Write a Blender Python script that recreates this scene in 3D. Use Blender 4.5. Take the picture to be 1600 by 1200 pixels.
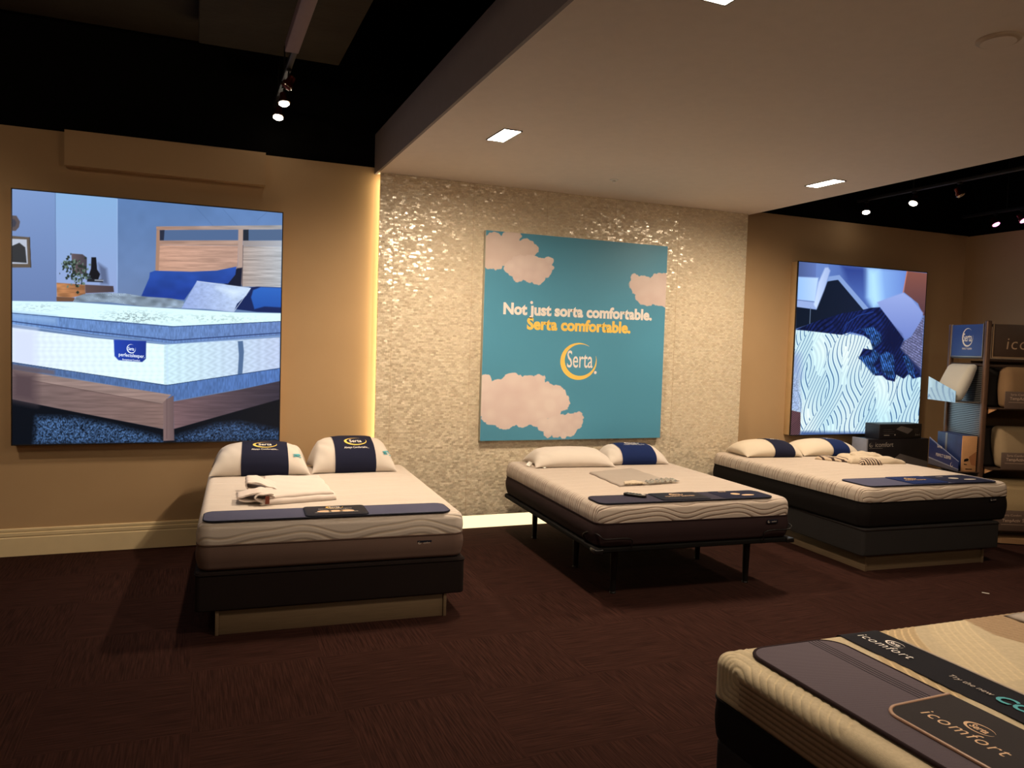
import bpy, bmesh, math, random
import numpy as np
from mathutils import Vector, Matrix
PI = math.pi
for o in list(bpy.data.objects): bpy.data.objects.remove(o, do_unlink=True)
scene = bpy.context.scene
COL = scene.collection
random.seed(7)
RNG = np.random.default_rng(7)

# ------------------------------------------------------------------ camera
YAW, PITCH, ROLL, FPX = 0.387047, -0.04979, 0.031358, 1218.2
CAM = Vector((0.0, -6.3607, 1.6))
fw = Vector((math.sin(YAW)*math.cos(PITCH), math.cos(YAW)*math.cos(PITCH), math.sin(PITCH)))
r0 = Vector((math.cos(YAW), -math.sin(YAW), 0)); u0 = r0.cross(fw)
rt = r0*math.cos(ROLL)+u0*math.sin(ROLL); up = -r0*math.sin(ROLL)+u0*math.cos(ROLL)
cam = bpy.data.cameras.new('camera'); camo = bpy.data.objects.new('camera', cam); COL.objects.link(camo)
camo.matrix_world = Matrix(((rt.x, up.x, -fw.x, CAM.x), (rt.y, up.y, -fw.y, CAM.y), (rt.z, up.z, -fw.z, CAM.z), (0, 0, 0, 1)))
cam.sensor_fit = 'HORIZONTAL'; cam.sensor_width = 36; cam.lens = 36*FPX/1600; cam.clip_start = .05
scene.camera = camo

# ------------------------------------------------------------------ world, exposure
w = bpy.data.worlds.new('world'); scene.world = w; w.use_nodes = True
w.node_tree.nodes['Background'].inputs[0].default_value = (0.9, 0.7, 0.5, 1)
w.node_tree.nodes['Background'].inputs[1].default_value = 0.0
vs = scene.view_settings
vs.view_transform = 'Standard'; vs.look = 'None'; vs.gamma = 1; vs.use_curve_mapping = False; vs.exposure = 0.22

WARM = (1.0, 0.775, 0.555)
def aim(o, target):
    d = Vector(target)-Vector(o.location)
    o.rotation_euler = d.to_track_quat('-Z', 'Y').to_euler()
def spot(name, loc, target, power, angle, blend=.6, radius=.04, color=WARM, parent=None):
    l = bpy.data.lights.new(name, 'SPOT'); l.energy = power; l.spot_size = math.radians(angle); l.spot_blend = blend
    l.shadow_soft_size = radius; l.color = color
    o = bpy.data.objects.new(name, l); COL.objects.link(o)
    o.location = loc; aim(o, target)
    if parent:
        bpy.context.view_layer.update()
        o.parent = parent; o.matrix_parent_inverse = parent.matrix_world.inverted()
    return o
# unseen area lamps added as fill light for the shop
def arealamp(name, loc, target, power, size, color=WARM):
    l = bpy.data.lights.new(name, 'AREA'); l.energy = power; l.size = size; l.color = color
    o = bpy.data.objects.new(name, l); COL.objects.link(o); o.location = loc; aim(o, target); return o
arealamp("fill_area", (3.2, -7.4, 2.9), (3.2, -6.5, 0), 48, .8)
arealamp('fill_area', (-1.6, -4.6, 3.6), (-.6, -1.5, 0.6), 13, .5)

# ------------------------------------------------------------------ tagging helpers
def tag(o, label=None, cat=None, group=None, kind=None):
    if label: o['label'] = label
    if cat: o['category'] = cat
    if group: o['group'] = group
    if kind: o['kind'] = kind
    return o
def empty(name, loc=(0, 0, 0), rz=0.0, label=None, cat=None, group=None):
    o = bpy.data.objects.new(name, None); COL.objects.link(o)
    o.location = loc; o.rotation_euler = (0, 0, rz); o.empty_display_size = .05
    return tag(o, label, cat, group)
def copy_tree(o, parent=None):
    c = o.copy(); COL.objects.link(c)
    if parent: c.parent = parent
    for ch in list(o.children): copy_tree(ch, c)
    return c

# ------------------------------------------------------------------ node expression helper
class X:
    nt = None
    def __init__(s, v): s.v = v
    @staticmethod
    def m(op, *a):
        n = X.nt.nodes.new('ShaderNodeMath'); n.operation = op
        for i, q in enumerate(a):
            q = q.v if isinstance(q, X) else q
            if isinstance(q, (int, float)): n.inputs[i].default_value = q
            else: X.nt.links.new(q, n.inputs[i])
        return X(n.outputs[0])
    def __add__(s, o): return X.m('ADD', s, o)
    __radd__ = __add__
    def __sub__(s, o): return X.m('SUBTRACT', s, o)
    def __rsub__(s, o): return X.m('SUBTRACT', o, s)
    def __mul__(s, o): return X.m('MULTIPLY', s, o)
    __rmul__ = __mul__
    def __truediv__(s, o): return X.m('DIVIDE', s, o)
def fn(op): return lambda *a: X.m(op, *a)
xsin, xabs, xfloor, xfract, xmod, xmin, xmax, xlt, xgt, xpow = map(fn, ['SINE', 'ABSOLUTE', 'FLOOR', 'FRACT', 'FLOORED_MODULO', 'MINIMUM', 'MAXIMUM', 'LESS_THAN', 'GREATER_THAN', 'POWER'])
def lin(c):  # 0-255 sRGB -> linear
    return tuple((x/255/12.92 if x/255 <= .04045 else ((x/255+.055)/1.055)**2.4) for x in c)
def linn(a):
    a = np.clip(np.asarray(a, float)/255, 0, 4)
    return np.where(a <= .04045, a/12.92, ((a+.055)/1.055)**2.4)

class Mat:
    def __init__(s, name, color=(128, 128, 128), rough=.7, metal=0, spec=.5, emit=None, estr=1.0):
        s.m = bpy.data.materials.new(name); s.m.use_nodes = True
        s.nt = s.m.node_tree; X.nt = s.nt
        s.b = s.nt.nodes['Principled BSDF']
        c = lin(color) if max(color) > 1 else color
        s.b.inputs['Base Color'].default_value = (*c, 1)
        s.b.inputs['Roughness'].default_value = rough; s.b.inputs['Metallic'].default_value = metal
        s.b.inputs['Specular IOR Level'].default_value = spec
        if emit is not None:
            s.b.inputs['Emission Color'].default_value = (*emit, 1); s.b.inputs['Emission Strength'].default_value = estr
    def node(s, t, **k):
        n = s.nt.nodes.new(t)
        for a, b in k.items():
            if a in n.bl_rna.properties: setattr(n, a, b)
            else: n.inputs[a].default_value = b
        return n
    def link(s, a, b): s.nt.links.new(a.v if isinstance(a, X) else a, b)
    def coord(s, which='Object'):
        X.nt = s.nt
        tc = s.node('ShaderNodeTexCoord'); sp = s.node('ShaderNodeSeparateXYZ')
        s.link(tc.outputs[which], sp.inputs[0]); return tc.outputs[which], X(sp.outputs[0]), X(sp.outputs[1]), X(sp.outputs[2])
    def vec(s, x, y, z=0.0):
        n = s.node('ShaderNodeCombineXYZ')
        for i, q in enumerate((x, y, z)):
            if isinstance(q, X): s.link(q, n.inputs[i])
            else: n.inputs[i].default_value = q
        return n.outputs[0]
    def noise(s, vec, scale, detail=2, rough=.5):
        n = s.node('ShaderNodeTexNoise'); n.inputs['Scale'].default_value = scale; n.inputs['Detail'].default_value = detail
        n.inputs['Roughness'].default_value = rough
        s.link(vec, n.inputs['Vector']); return X(n.outputs['Fac'])
    def mix(s, fac, a, b):
        n = s.node('ShaderNodeMix'); n.data_type = 'RGBA'
        s.link(fac, n.inputs['Factor']) if isinstance(fac, X) or not isinstance(fac, (int, float)) else setattr(n.inputs['Factor'], 'default_value', fac)
        for q, i in ((a, 'A'), (b, 'B')):
            k = [x for x in n.inputs if x.name == i and x.type == 'RGBA'][0]
            if isinstance(q, tuple): k.default_value = (*(lin(q) if max(q) > 1 else q), 1)
            else: s.link(q, k)
        return [o for o in n.outputs if o.type == 'RGBA'][0]
    def base(s, c): s.link(c, s.b.inputs['Base Color']); return s
    def bump(s, h, strength=.3, dist=.002):
        n = s.node('ShaderNodeBump'); n.inputs['Strength'].default_value = strength; n.inputs['Distance'].default_value = dist
        s.link(h, n.inputs['Height']); s.link(n.outputs[0], s.b.inputs['Normal']); return s

def fabric(name, c1, c2=None, scale=400, rough=.9, bump=.25, stretch=(1, 1, 1), blot=6):
    m = Mat(name, c1, rough, spec=.15)
    co, x, y, z = m.coord()
    v = m.vec(x*stretch[0], y*stretch[1], z*stretch[2])
    n = m.noise(v, scale, 2); n2 = m.noise(co, blot, 3)
    c2 = c2 or tuple(int(q*.8) for q in c1)
    m.base(m.mix(n*.6+n2*.4, c2, c1)); m.bump(n, bump, .001)
    return m.m
def plain(name, c, rough=.6, metal=0, spec=.5, var=.06, bump=0.0):
    m = Mat(name, c, rough, metal, spec)
    co, x, y, z = m.coord(); n = m.noise(co, 14, 4)
    lo = tuple(max(0, q*(1-var)) for q in c); hi = tuple(min(255, q*(1+var)) for q in c)
    m.base(m.mix(n, lo, hi))
    if bump: m.bump(m.noise(co, 260, 2), bump, .001)
    return m.m
def emitm(name, c, s):
    m = Mat(name, (20, 20, 20), .5, emit=c, estr=s); return m.m
def vcol(name, rough=.6, emission=0.0, spec=.3):
    m = Mat(name, (0, 0, 0) if emission else (128, 128, 128), rough, spec=spec)
    a = m.node('ShaderNodeAttribute'); a.attribute_name = 'Col'
    if emission:
        m.link(a.outputs['Color'], m.b.inputs['Emission Color']); m.b.inputs['Emission Strength'].default_value = emission
    else: m.link(a.outputs['Color'], m.b.inputs['Base Color'])
    return m

# ------------------------------------------------------------------ mesh helpers
class MB:
    def __init__(s): s.v = []; s.f = []; s.mi = []; s.smooth = []
    def add(s, vs, fs, mi=0, smooth=False, M=None):
        k = len(s.v)
        s.v += [tuple(M @ Vector(p)) if M else tuple(p) for p in vs]
        s.f += [[k+i for i in f] for f in fs]; s.mi += [mi]*len(fs); s.smooth += [smooth]*len(fs)
        return s
    def box(s, x0, x1, y0, y1, z0, z1, bev=0.0, mi=0, seg=2, M=None):
        bm = bmesh.new(); bmesh.ops.create_cube(bm, size=1)
        for v in bm.verts: v.co = Vector(((x0+x1)/2+v.co.x*(x1-x0), (y0+y1)/2+v.co.y*(y1-y0), (z0+z1)/2+v.co.z*(z1-z0)))
        if bev: bmesh.ops.bevel(bm, geom=bm.edges[:], offset=bev, segments=seg, affect='EDGES', profile=.5)
        bm.verts.index_update()
        s.add([v.co.copy() for v in bm.verts], [[v.index for v in f.verts] for f in bm.faces], mi, bool(bev), M); bm.free(); return s
    def tube(s, path, r, n=10, mi=0, cap=True, M=None):
        P = [Vector(p) for p in path]; R = r if isinstance(r, (list, tuple)) else [r]*len(P)
        vs = []; fs = []; prev = None
        for i, p in enumerate(P):
            t = (P[min(i+1, len(P)-1)]-P[max(i-1, 0)]).normalized()
            a = prev if prev is not None else (Vector((0, 0, 1)) if abs(t.z) < .9 else Vector((1, 0, 0)))
            a = (a-t*a.dot(t)).normalized(); b = t.cross(a); prev = a
            for k in range(n): vs.append(p+(a*math.cos(2*PI*k/n)+b*math.sin(2*PI*k/n))*R[i])
        for i in range(len(P)-1):
            for k in range(n): fs.append([i*n+k, i*n+(k+1) % n, (i+1)*n+(k+1) % n, (i+1)*n+k])
        if cap: fs += [list(range(n))[::-1], [(len(P)-1)*n+k for k in range(n)]]
        return s.add(vs, fs, mi, True, M)
    def lathe(s, prof, n=24, mi=0, M=None):   # prof: (r,z)
        vs = [(r*math.cos(2*PI*k/n), r*math.sin(2*PI*k/n), z) for r, z in prof for k in range(n)]
        fs = [[i*n+k, i*n+(k+1) % n, (i+1)*n+(k+1) % n, (i+1)*n+k] for i in range(len(prof)-1) for k in range(n)]
        fs += [list(range(n))[::-1], [(len(prof)-1)*n+k for k in range(n)]]
        return s.add(vs, fs, mi, True, M)
    def prism(s, pts, z0, z1, mi=0, M=None, smooth=False):
        n = len(pts); vs = [(x, y, z0) for x, y in pts]+[(x, y, z1) for x, y in pts]
        fs = [list(range(n))[::-1], list(range(n, 2*n))]+[[k, (k+1) % n, n+(k+1) % n, n+k] for k in range(n)]
        return s.add(vs, fs, mi, smooth, M)
    def build(s, name, mats, parent=None, loc=None, rz=0.0, merge=False, weld=0):
        me = bpy.data.meshes.new(name); me.from_pydata(s.v, [], s.f)
        for m in (mats if isinstance(mats, (list, tuple)) else [mats]): me.materials.append(m)
        for p, i, sm in zip(me.polygons, s.mi, s.smooth): p.material_index = i; p.use_smooth = sm
        bm = bmesh.new(); bm.from_mesh(me)
        if weld: bmesh.ops.remove_doubles(bm, verts=bm.verts, dist=weld)
        bmesh.ops.recalc_face_normals(bm, faces=bm.faces); bm.to_mesh(me); bm.free()
        me.update()
        if any(s.smooth) and hasattr(me, 'set_sharp_from_angle'): me.set_sharp_from_angle(angle=math.radians(50))
        o = bpy.data.objects.new(name, me); COL.objects.link(o)
        if parent: o.parent = parent
        if loc is not None: o.location = loc
        o.rotation_euler.z = rz
        return o
def rrect(w, h, r, n=6, cx=0, cy=0):
    pts = []
    for sx, sy, a in ((1, 1, 0), (-1, 1, 90), (-1, -1, 180), (1, -1, 270)):
        for k in range(n+1):
            t = math.radians(a+90*k/n); pts.append((cx+sx*(w/2-r)+r*math.cos(t), cy+sy*(h/2-r)+r*math.sin(t)))
    return pts
def plate(pts, z0, z1, bev, nb=3):
    """rounded-edge slab from a convex-ish outline; returns MB"""
    P = np.array(pts, float); n = len(P)
    t = np.roll(P, -1, 0)-np.roll(P, 1, 0); t /= np.linalg.norm(t, axis=1)[:, None]+1e-9
    N = np.stack([t[:, 1], -t[:, 0]], 1)
    rings = []
    for k in range(nb+1):
        a = PI/2*k/nb; rings.append((bev*(1-math.sin(a)), z0+bev*(1-math.cos(a))))
    for k in range(nb+1):
        a = PI/2*k/nb; rings.append((bev*(1-math.cos(a)), z1-bev*(1-math.sin(a))))
    vs = []; fs = []
    for ins, z in rings:
        for p, q in zip(P, N): vs.append((p[0]-q[0]*ins, p[1]-q[1]*ins, z))
    for i in range(len(rings)-1):
        for k in range(n): fs.append([i*n+k, i*n+(k+1) % n, (i+1)*n+(k+1) % n, (i+1)*n+k])
    fs += [list(range(n))[::-1], [(len(rings)-1)*n+k for k in range(n)]]
    return MB().add(vs, fs, 0, True)
def np_mesh(name, V, F, mats, parent=None, col=None, smooth=True, fmi=None):
    me = bpy.data.meshes.new(name)
    V = np.asarray(V, np.float32); F = np.asarray(F, np.int32)
    me.vertices.add(len(V)); me.vertices.foreach_set('co', V.ravel())
    me.loops.add(F.size); me.loops.foreach_set('vertex_index', F.ravel())
    me.polygons.add(len(F)); me.polygons.foreach_set('loop_start', np.arange(0, F.size, F.shape[1], dtype=np.int32))
    try: me.polygons.foreach_set('loop_total', np.full(len(F), F.shape[1], np.int32))
    except Exception: pass
    me.polygons.foreach_set('use_smooth', np.full(len(F), smooth))
    for m in (mats if isinstance(mats, (list, tuple)) else [mats]): me.materials.append(m)
    if fmi is not None: me.polygons.foreach_set('material_index', np.asarray(fmi, np.int32))
    if col is not None:
        a = me.color_attributes.new('Col', 'FLOAT_COLOR', 'POINT')
        c = np.ones((len(V), 4), np.float32); c[:, :3] = col; a.data.foreach_set('color', c.ravel())
    me.update(calc_edges=True); me.validate()
    o = bpy.data.objects.new(name, me); COL.objects.link(o)
    if parent: o.parent = parent
    return o
def gridfaces(nu, nv, base=0, flip=False):
    i, j = np.meshgrid(np.arange(nu-1), np.arange(nv-1), indexing='ij')
    a = base+i*nv+j; f = np.stack([a, a+nv, a+nv+1, a+1], -1).reshape(-1, 4)
    return f[:, ::-1] if flip else f

# ------------------------------------------------------------------ lettering
def text2d(s, size=1, bold=0.0, sx=1.0, shear=0.0, spacing=1.0):
    cu = bpy.data.curves.new('tmp', 'FONT'); cu.body = s; cu.size = 1; cu.offset = bold; cu.shear = shear
    cu.space_character = spacing; cu.resolution_u = 3; cu.fill_mode = 'FRONT'; cu.align_x = 'CENTER'
    o = bpy.data.objects.new('tmp', cu); COL.objects.link(o)
    bpy.context.view_layer.update()
    me = bpy.data.meshes.new_from_object(o.evaluated_get(bpy.context.evaluated_depsgraph_get()))
    v = [(p.co.x*size*sx, p.co.y*size) for p in me.vertices]; f = [list(p.vertices) for p in me.polygons]
    bpy.data.objects.remove(o, do_unlink=True); bpy.data.curves.remove(cu); bpy.data.meshes.remove(me)
    return v, f
def shift(t, dx, dy): return [(x+dx, y+dy) for x, y in t[0]], t[1]
def crescent(rx, ry, thick=.22, n=40, start=62, sweep=318):
    """ring open at the upper right: fat at lower left, thin at both ends; angles run anticlockwise from start"""
    v = []; f = []
    for k in range(n+1):
        t = k/n; a = math.radians(start+sweep*t)
        wd = thick*(.06+.94*math.sin(PI*t)**1.2)
        v += [(rx*math.cos(a), ry*math.sin(a)), (rx*(1-wd)*math.cos(a), ry*(1-wd)*math.sin(a))]
        if k: f.append([2*k-2, 2*k, 2*k+1, 2*k-1])
    return v, f
def lettering(name, items, fn_, mats, parent):
    """items: (verts2d, faces, material index); fn_ maps (x,y)->3d"""
    mb = MB()
    for (v, f), mi in items: mb.add([fn_(x, y) for x, y in v], f, mi)
    me = bpy.data.meshes.new(name); me.from_pydata(mb.v, [], mb.f)
    for m in mats: me.materials.append(m)
    for p, i in zip(me.polygons, mb.mi): p.material_index = i
    me.update(); o = bpy.data.objects.new(name, me); COL.objects.link(o); o.parent = parent
    return o
def serta_logo(size=1.0, bold=.0):
    return [(crescent(.62*size, .55*size), 1), (shift(text2d('Serta', .52*size, .012+bold, .62), 0, -.17*size), 0)]

# ------------------------------------------------------------------ materials
M_wall = Mat('tan_wall_paint', (190, 160, 122), .75, spec=.2)
co, x, y, z = M_wall.coord(); n = M_wall.noise(co, 3, 3); n2 = M_wall.noise(co, 220, 2)
M_wall.base(M_wall.mix(n, (186, 156, 118), (194, 164, 126))); M_wall.bump(n2, .12, .001); M_wall = M_wall.m
M_black = plain('black_painted_plenum', (9, 8, 7), .9, spec=.1)
M_soffit = plain('off_white_soffit_paint', (228, 216, 204), .7, spec=.2, var=.02)
M_fascia = plain('grey_fascia_paint', (128, 118, 118), .6, spec=.3, var=.04)
M_base = plain('cream_trim_paint', (232, 212, 170), .45, spec=.4, var=.02)
M_floor = Mat('dark_brown_carpet', (40, 22, 18), .95, spec=.05)
co, x, y, z = M_floor.coord()
cx_ = xfloor(x/.61); cy_ = xfloor(y/.61)
chk = xmod(cx_+cy_, 2.0)
nx = M_floor.noise(M_floor.vec(x*160, y*5, 0.0), 1.0, 3, .6); ny = M_floor.noise(M_floor.vec(x*5, y*160, 0.0), 1.0, 3, .6)
st = nx*chk+ny*(1-chk)
wn = M_floor.node('ShaderNodeTexWhiteNoise'); wn.noise_dimensions = '2D'; M_floor.link(M_floor.vec(cx_, cy_), wn.inputs['Vector'])
fac = xmin(xmax((st-.36)*3.0, 0.0), 1.0)
colr = M_floor.mix(fac, (36, 21, 18), (65, 40, 34))
colr2 = M_floor.mix(X(wn.outputs['Value'])*.35, colr, (42, 24, 20))
M_floor.base(colr2); M_floor.bump(st, .5, .002); M_floor = M_floor.m
# mother-of-pearl mosaic
mp = Mat('pearl_mosaic', (200, 185, 160), .3, spec=.9)
co, x, y, z = mp.coord()
TW, TH = .030, .0145
row = xfloor(z/TH); xs = x/TW+xfract(row*.5)+xsin(row*12.9)*.35; colm = xfloor(xs)
wn = mp.node('ShaderNodeTexWhiteNoise'); wn.noise_dimensions = '2D'; mp.link(mp.vec(colm, row), wn.inputs['Vector'])
sep = mp.node('ShaderNodeSeparateColor'); mp.link(wn.outputs['Color'], sep.inputs[0])
ra, rb_, rc_ = X(sep.outputs[0]), X(sep.outputs[1]), X(sep.outputs[2])
fx = xfract(xs); fz = xfract(z/TH)
gro = xmax(xlt(xmin(fx, 1-fx), .035), xlt(xmin(fz, 1-fz), .07))
bign = mp.noise(co, 2.2, 3)
c1 = mp.mix(ra, (222, 206, 178), (244, 232, 208)); c2 = mp.mix(rc_*.4, c1, (222, 220, 192)); c2 = mp.mix(bign*.3, c2, (222, 200, 178))
c3 = mp.mix(gro*.4, c2, (150, 130, 105)); mp.base(c3)
geo = mp.node('ShaderNodeNewGeometry'); va = mp.node('ShaderNodeVectorMath'); va.operation = 'ADD'
wob = mp.noise(co, 60, 2)
mp.link(geo.outputs['Normal'], va.inputs[0]); mp.link(mp.vec((ra-.5)*.30+(wob-.5)*.30, 0.0, (rb_-.5)*.36+(wob-.5)*.30), va.inputs[1])
vn = mp.node('ShaderNodeVectorMath'); vn.operation = 'NORMALIZE'; mp.link(va.outputs[0], vn.inputs[0]); mp.link(vn.outputs[0], mp.b.inputs['Normal'])
mp.link(rc_*.16+.17, mp.b.inputs['Roughness']); mp.b.inputs['Metallic'].default_value = .08; mp.b.inputs['Coat Weight'].default_value = 0.0
M_pearl = mp.m
M_panel_edge = plain('panel_edge_paint', (176, 150, 112), .6)
M_led = emitm('warm_led_strip', (1.0, .80, .47), 8.0)
M_wallglow = emitm('warm_lit_wall_band', (1.0, .80, .44), 1.35)
M_lamp = emitm('downlight_glow', (1.0, .86, .66), 45.0)
M_spotglow = emitm('track_bulb_glow', (1.0, .86, .68), 16.0)
M_pinkglow = emitm('pink_bulb_glow', (1.0, .32, .62), 3.0)
M_blackmetal = plain('black_metal', (22, 20, 20), .4, .3)
M_redmetal = plain('copper_red_lamp_body', (110, 40, 26), .3, .8)
M_darkgrey = plain('dark_grey_plastic', (34, 32, 34), .5)
M_conc = Mat('dim_concrete', (40, 36, 30), .95, spec=.1)
co, x, y, z = M_conc.coord(); n = M_conc.noise(co, 1.2, 6, .65); M_conc.base(M_conc.mix(n, (44, 39, 32), (78, 70, 57))); M_conc.bump(n, .5, .05); M_conc = M_conc.m
M_littrack = plain('lit_track_mauve', (120, 98, 98), .6)  # paler mauve paints the lit near stretch of the track bar
M_white = plain('white_plastic', (225, 222, 215), .5)
M_lightframe = plain('lightbox_aluminium', (60, 58, 60), .35, .6)
M_lbside = plain('lightbox_side_tan', (206, 176, 130), .6)
M_silver = plain('brushed_silver', (165, 160, 155), .35, .8)
M_tx_white = plain('white_print', (240, 236, 232), .6, var=.01)
M_tx_yellow = plain('yellow_print', (248, 212, 104), .6, var=.01)
M_tx_gold = plain('gold_print', (236, 190, 90), .5, var=.02)
M_tx_grey = plain('pale_grey_print', (190, 180, 170), .6, var=.02)
M_tx_teal = plain('teal_print', (70, 170, 185), .6, var=.02)
M_tx_tan = plain('tan_print', (222, 186, 150), .6, var=.02)
M_navy = fabric('navy_fabric', (34, 38, 62), (26, 28, 48))
M_navyb = fabric('navy_blue_fabric', (26, 44, 96), (20, 34, 76))
M_slate = fabric('slate_blue_fabric', (86, 88, 112), (72, 74, 98), 300)
M_slate2 = fabric('dark_slate_fabric', (62, 60, 76), (50, 48, 64), 300)
M_ink = fabric('ink_blue_card', (22, 26, 42), (16, 20, 34), 200, .6)
M_pillow = fabric('white_pillow_cotton', (218, 210, 202), (204, 196, 187), 500, .9, .15)
M_pillow2 = fabric('cream_knit_pillow', (222, 211, 194), (206, 194, 174), 260, .9, .35)
M_cloth = fabric('ivory_cotton_cloth', (228, 217, 210), (214, 202, 194), 600, .9, .15)
M_greycloth = fabric('grey_linen_cloth', (176, 166, 156), (158, 148, 140), 500, .8, .2)
M_beigecloth = fabric('beige_blanket', (214, 200, 178), (188, 174, 154), 300, .9, .3)
M_dark = fabric('black_brown_upholstery', (36, 28, 27), (27, 21, 21), 350)
M_dark2 = fabric('charcoal_upholstery', (48, 46, 46), (38, 36, 36), 350)
M_blackside = fabric('black_mattress_side', (24, 20, 20), (16, 13, 13), 260, .8, .4)
M_brownside = fabric('dark_plum_mattress_side', (52, 38, 40), (40, 28, 30), 260, .85, .3)
M_taupe = fabric('taupe_mattress_side', (112, 92, 84), (94, 76, 70), 320, .9, .3)
wd = Mat('beige_laminate', (150, 128, 100), .5, spec=.3)
co, x, y, z = wd.coord(); n = wd.noise(wd.vec(x*3, y*3, z*60), 2, 4); wd.base(wd.mix(n, (98, 82, 64), (122, 104, 82))); M_lam = wd.m
M_kraft = plain('kraft_cardboard', (196, 146, 100), .8)
M_tag = plain('brown_leather_tag', (120, 52, 34), .6)
M_blackpl = plain('black_plastic', (16, 16, 18), .3)
M_chrome = plain('chrome_wire', (190, 180, 170), .2, 1.0)

# wavy quilting: F = y + fold of z on the front + waves along x
def quilt(name, zt, cream=(236, 222, 196), line=(120, 92, 70), lam=.62, amp=.027, pitch=.030, topline=.25, dark=1.0, ph=0.0, gap=.72):
    m = Mat(name, cream, .85, spec=.15)
    co, x, y, z = m.coord()
    tc, ax, ay, az = m.coord('Normal')
    ny_ = xabs(ay); nz_ = xmax(az, 0.0)
    fold = xmin(z-zt, 0.0)*(xmin(xmax(ny_*3-.8, 0.0), 1.0)*.8+.2)
    w1 = xsin(x*(2*PI/lam)+ph)*amp; w2 = xsin(x*(4*PI/lam)+ph*1.7+y*30)*(amp*.3)
    F = (y+fold+w1+w2)/pitch
    k = xfloor(F); fr = xfract(F)
    keep = xlt(xfract(k*.2361+.1), gap)
    d = xabs(fr-.5)
    ln = xmin(xmax((.085-d)*22, 0.0), 1.0)*keep
    top = xpow(nz_, 3.0)
    a = ln*(1-top*(1-topline))*dark
    n = m.noise(m.vec(x*8, y*60, z*60), 8, 3)
    c = m.mix(n, tuple(int(q*.955) for q in cream), cream)
    m.base(m.mix(a, c, line))
    m.bump((1-xmin(xmax((.3-d)*4, 0.0), 1.0)*keep)+n*.15, .55, .006)
    return m.m

# ================================================================== ROOM
def struct(name, mb, mats, **k): return tag(mb.build(name, mats, **k), kind='structure')
XL, XR, YN = -3.2, 8.12, -9.0
ZW, ZS, ZC = 3.0, 2.95, 4.3
PX0, PX1, PY = 1.353, 4.99, -0.09        # feature panel
struct('floor', MB().box(XL-.1, XR+.1, YN-.1, .1, -.08, 0), M_floor)
struct('ceiling', MB().box(XL-.1, XR+.1, YN-.1, .1, ZC, ZC+.1), M_black)
struct('wall_back', MB().box(XL-.1, XR+.1, 0, .1, 0, ZW), M_wall)
struct('wall_back_plenum', MB().box(XL-.1, XR+.1, .03, .12, ZW, ZC), M_black)
struct('wall_right', MB().box(XR, XR+.1, YN, .0, 0, 2.99), M_wall)
struct('wall_right_plenum', MB().box(XR+.03, XR+.12, YN, .0, 2.99, ZC), M_black)
struct('wall_left', MB().box(XL-.1, XL, YN, 0, 0, ZC), M_wall)
struct('wall_front', MB().box(XL-.1, XR+.1, YN-.1, YN, 0, ZC), M_wall)
# lowered white ceiling over the middle bay, with its grey fascia
struct('ceiling_soffit', MB().box(PX0-.002, 5.03, -8.6, -.002, ZS, ZS+.31), M_soffit)
struct('trim_1', MB().box(PX0-.022, PX0-.003, -8.6, -.002, ZS-.004, 3.265), M_fascia)
struct('trim_2', MB().box(-.855, .482, -.09, .002, 2.755, 2.998), M_wall)          # boxed bulkhead on the wall
struct('trim_3', MB().box(5.033, 5.05, -8.6, -.004, ZS+.03, 3.265), M_black)
# pearl mosaic feature wall, standing off the back wall on a plinth
pm = MB(); pm.box(PX0+.01, PX1, PY, PY+.018, .125, ZS-.001, 0, 0); pm.box(PX0+.05, PX1, PY+.018, -.001, .16, ZS-.001, 0, 1)
fw_ = pm.build('wall_feature', [M_pearl, M_panel_edge]); tag(fw_, kind='structure')
pm = MB()
for xx in (1.48, 2.16, 2.84, 3.52, 4.2): pm.box(xx-.0012, xx+.0012, PY-.0012, PY+.001, .125, ZS-.002)
tag(pm.build('trim_4', plain('thin_panel_joint', (190, 165, 132), .8)), kind='structure')
# baseboards, with their stepped profile
def baseboard(name, x0, x1, y=0.0):
    prof = [(0, 0), (.018, 0), (.018, .128), (.013, .133), (.013, .140), (.017, .143), (.017, .163), (.010, .167), (.010, .174), (.013, .176), (.013, .190), (.006, .196), (0, .196)]
    n = len(prof); vs = [(x0, y-a, b) for a, b in prof]+[(x1, y-a, b) for a, b in prof]
    fs = [[k, (k+1) % n, n+(k+1) % n, n+k] for k in range(n)]+[list(range(n)), list(range(n, 2*n))[::-1]]
    return struct(name, MB().add(vs, fs), M_base)
baseboard('baseboard_back_left', XL, PX0+.03)
baseboard('baseboard_back_right', PX1+.002, XR)
mb = MB(); mb.box(XR-.018, XR, YN, -.02, 0, .13); mb.box(XR-.012, XR, YN, -.02, .13, .195); struct('baseboard_right', mb, M_base)
mb = MB(); mb.box(XL, XL+.018, YN, -.02, 0, .13); mb.box(XL, XL+.012, YN, -.02, .13, .195); struct('baseboard_left', mb, M_base)
# concealed LED strip behind the left edge; glowing bar below imitates the strip-lit wall
ls = MB().box(PX0+.028, PX0+.048, -.055, -.020, .17, ZS-.03).build('led_strip_glow', M_led)
tag(ls, 'hidden warm light strip running up behind the left edge of the mosaic wall', 'light strip')
ls = MB().box(PX0+.05, PX1-.02, -.045, -.004, .004, .118, .004).build('led_strip_glow', M_wallglow)
tag(ls, 'glowing warm band in place of the strip-lit wall, along the floor under the mosaic wall', 'light strip')
# dim concrete slab in the open plenum, upper left
struct('ceiling_slab', MB().box(.0, .955, -8.6, -.47, 3.60, 3.72, .01), M_conc)
struct('ceiling_beam', MB().box(-3.0, .5, -8.4, -.03, 3.76, 3.9, .01), M_conc)

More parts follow.
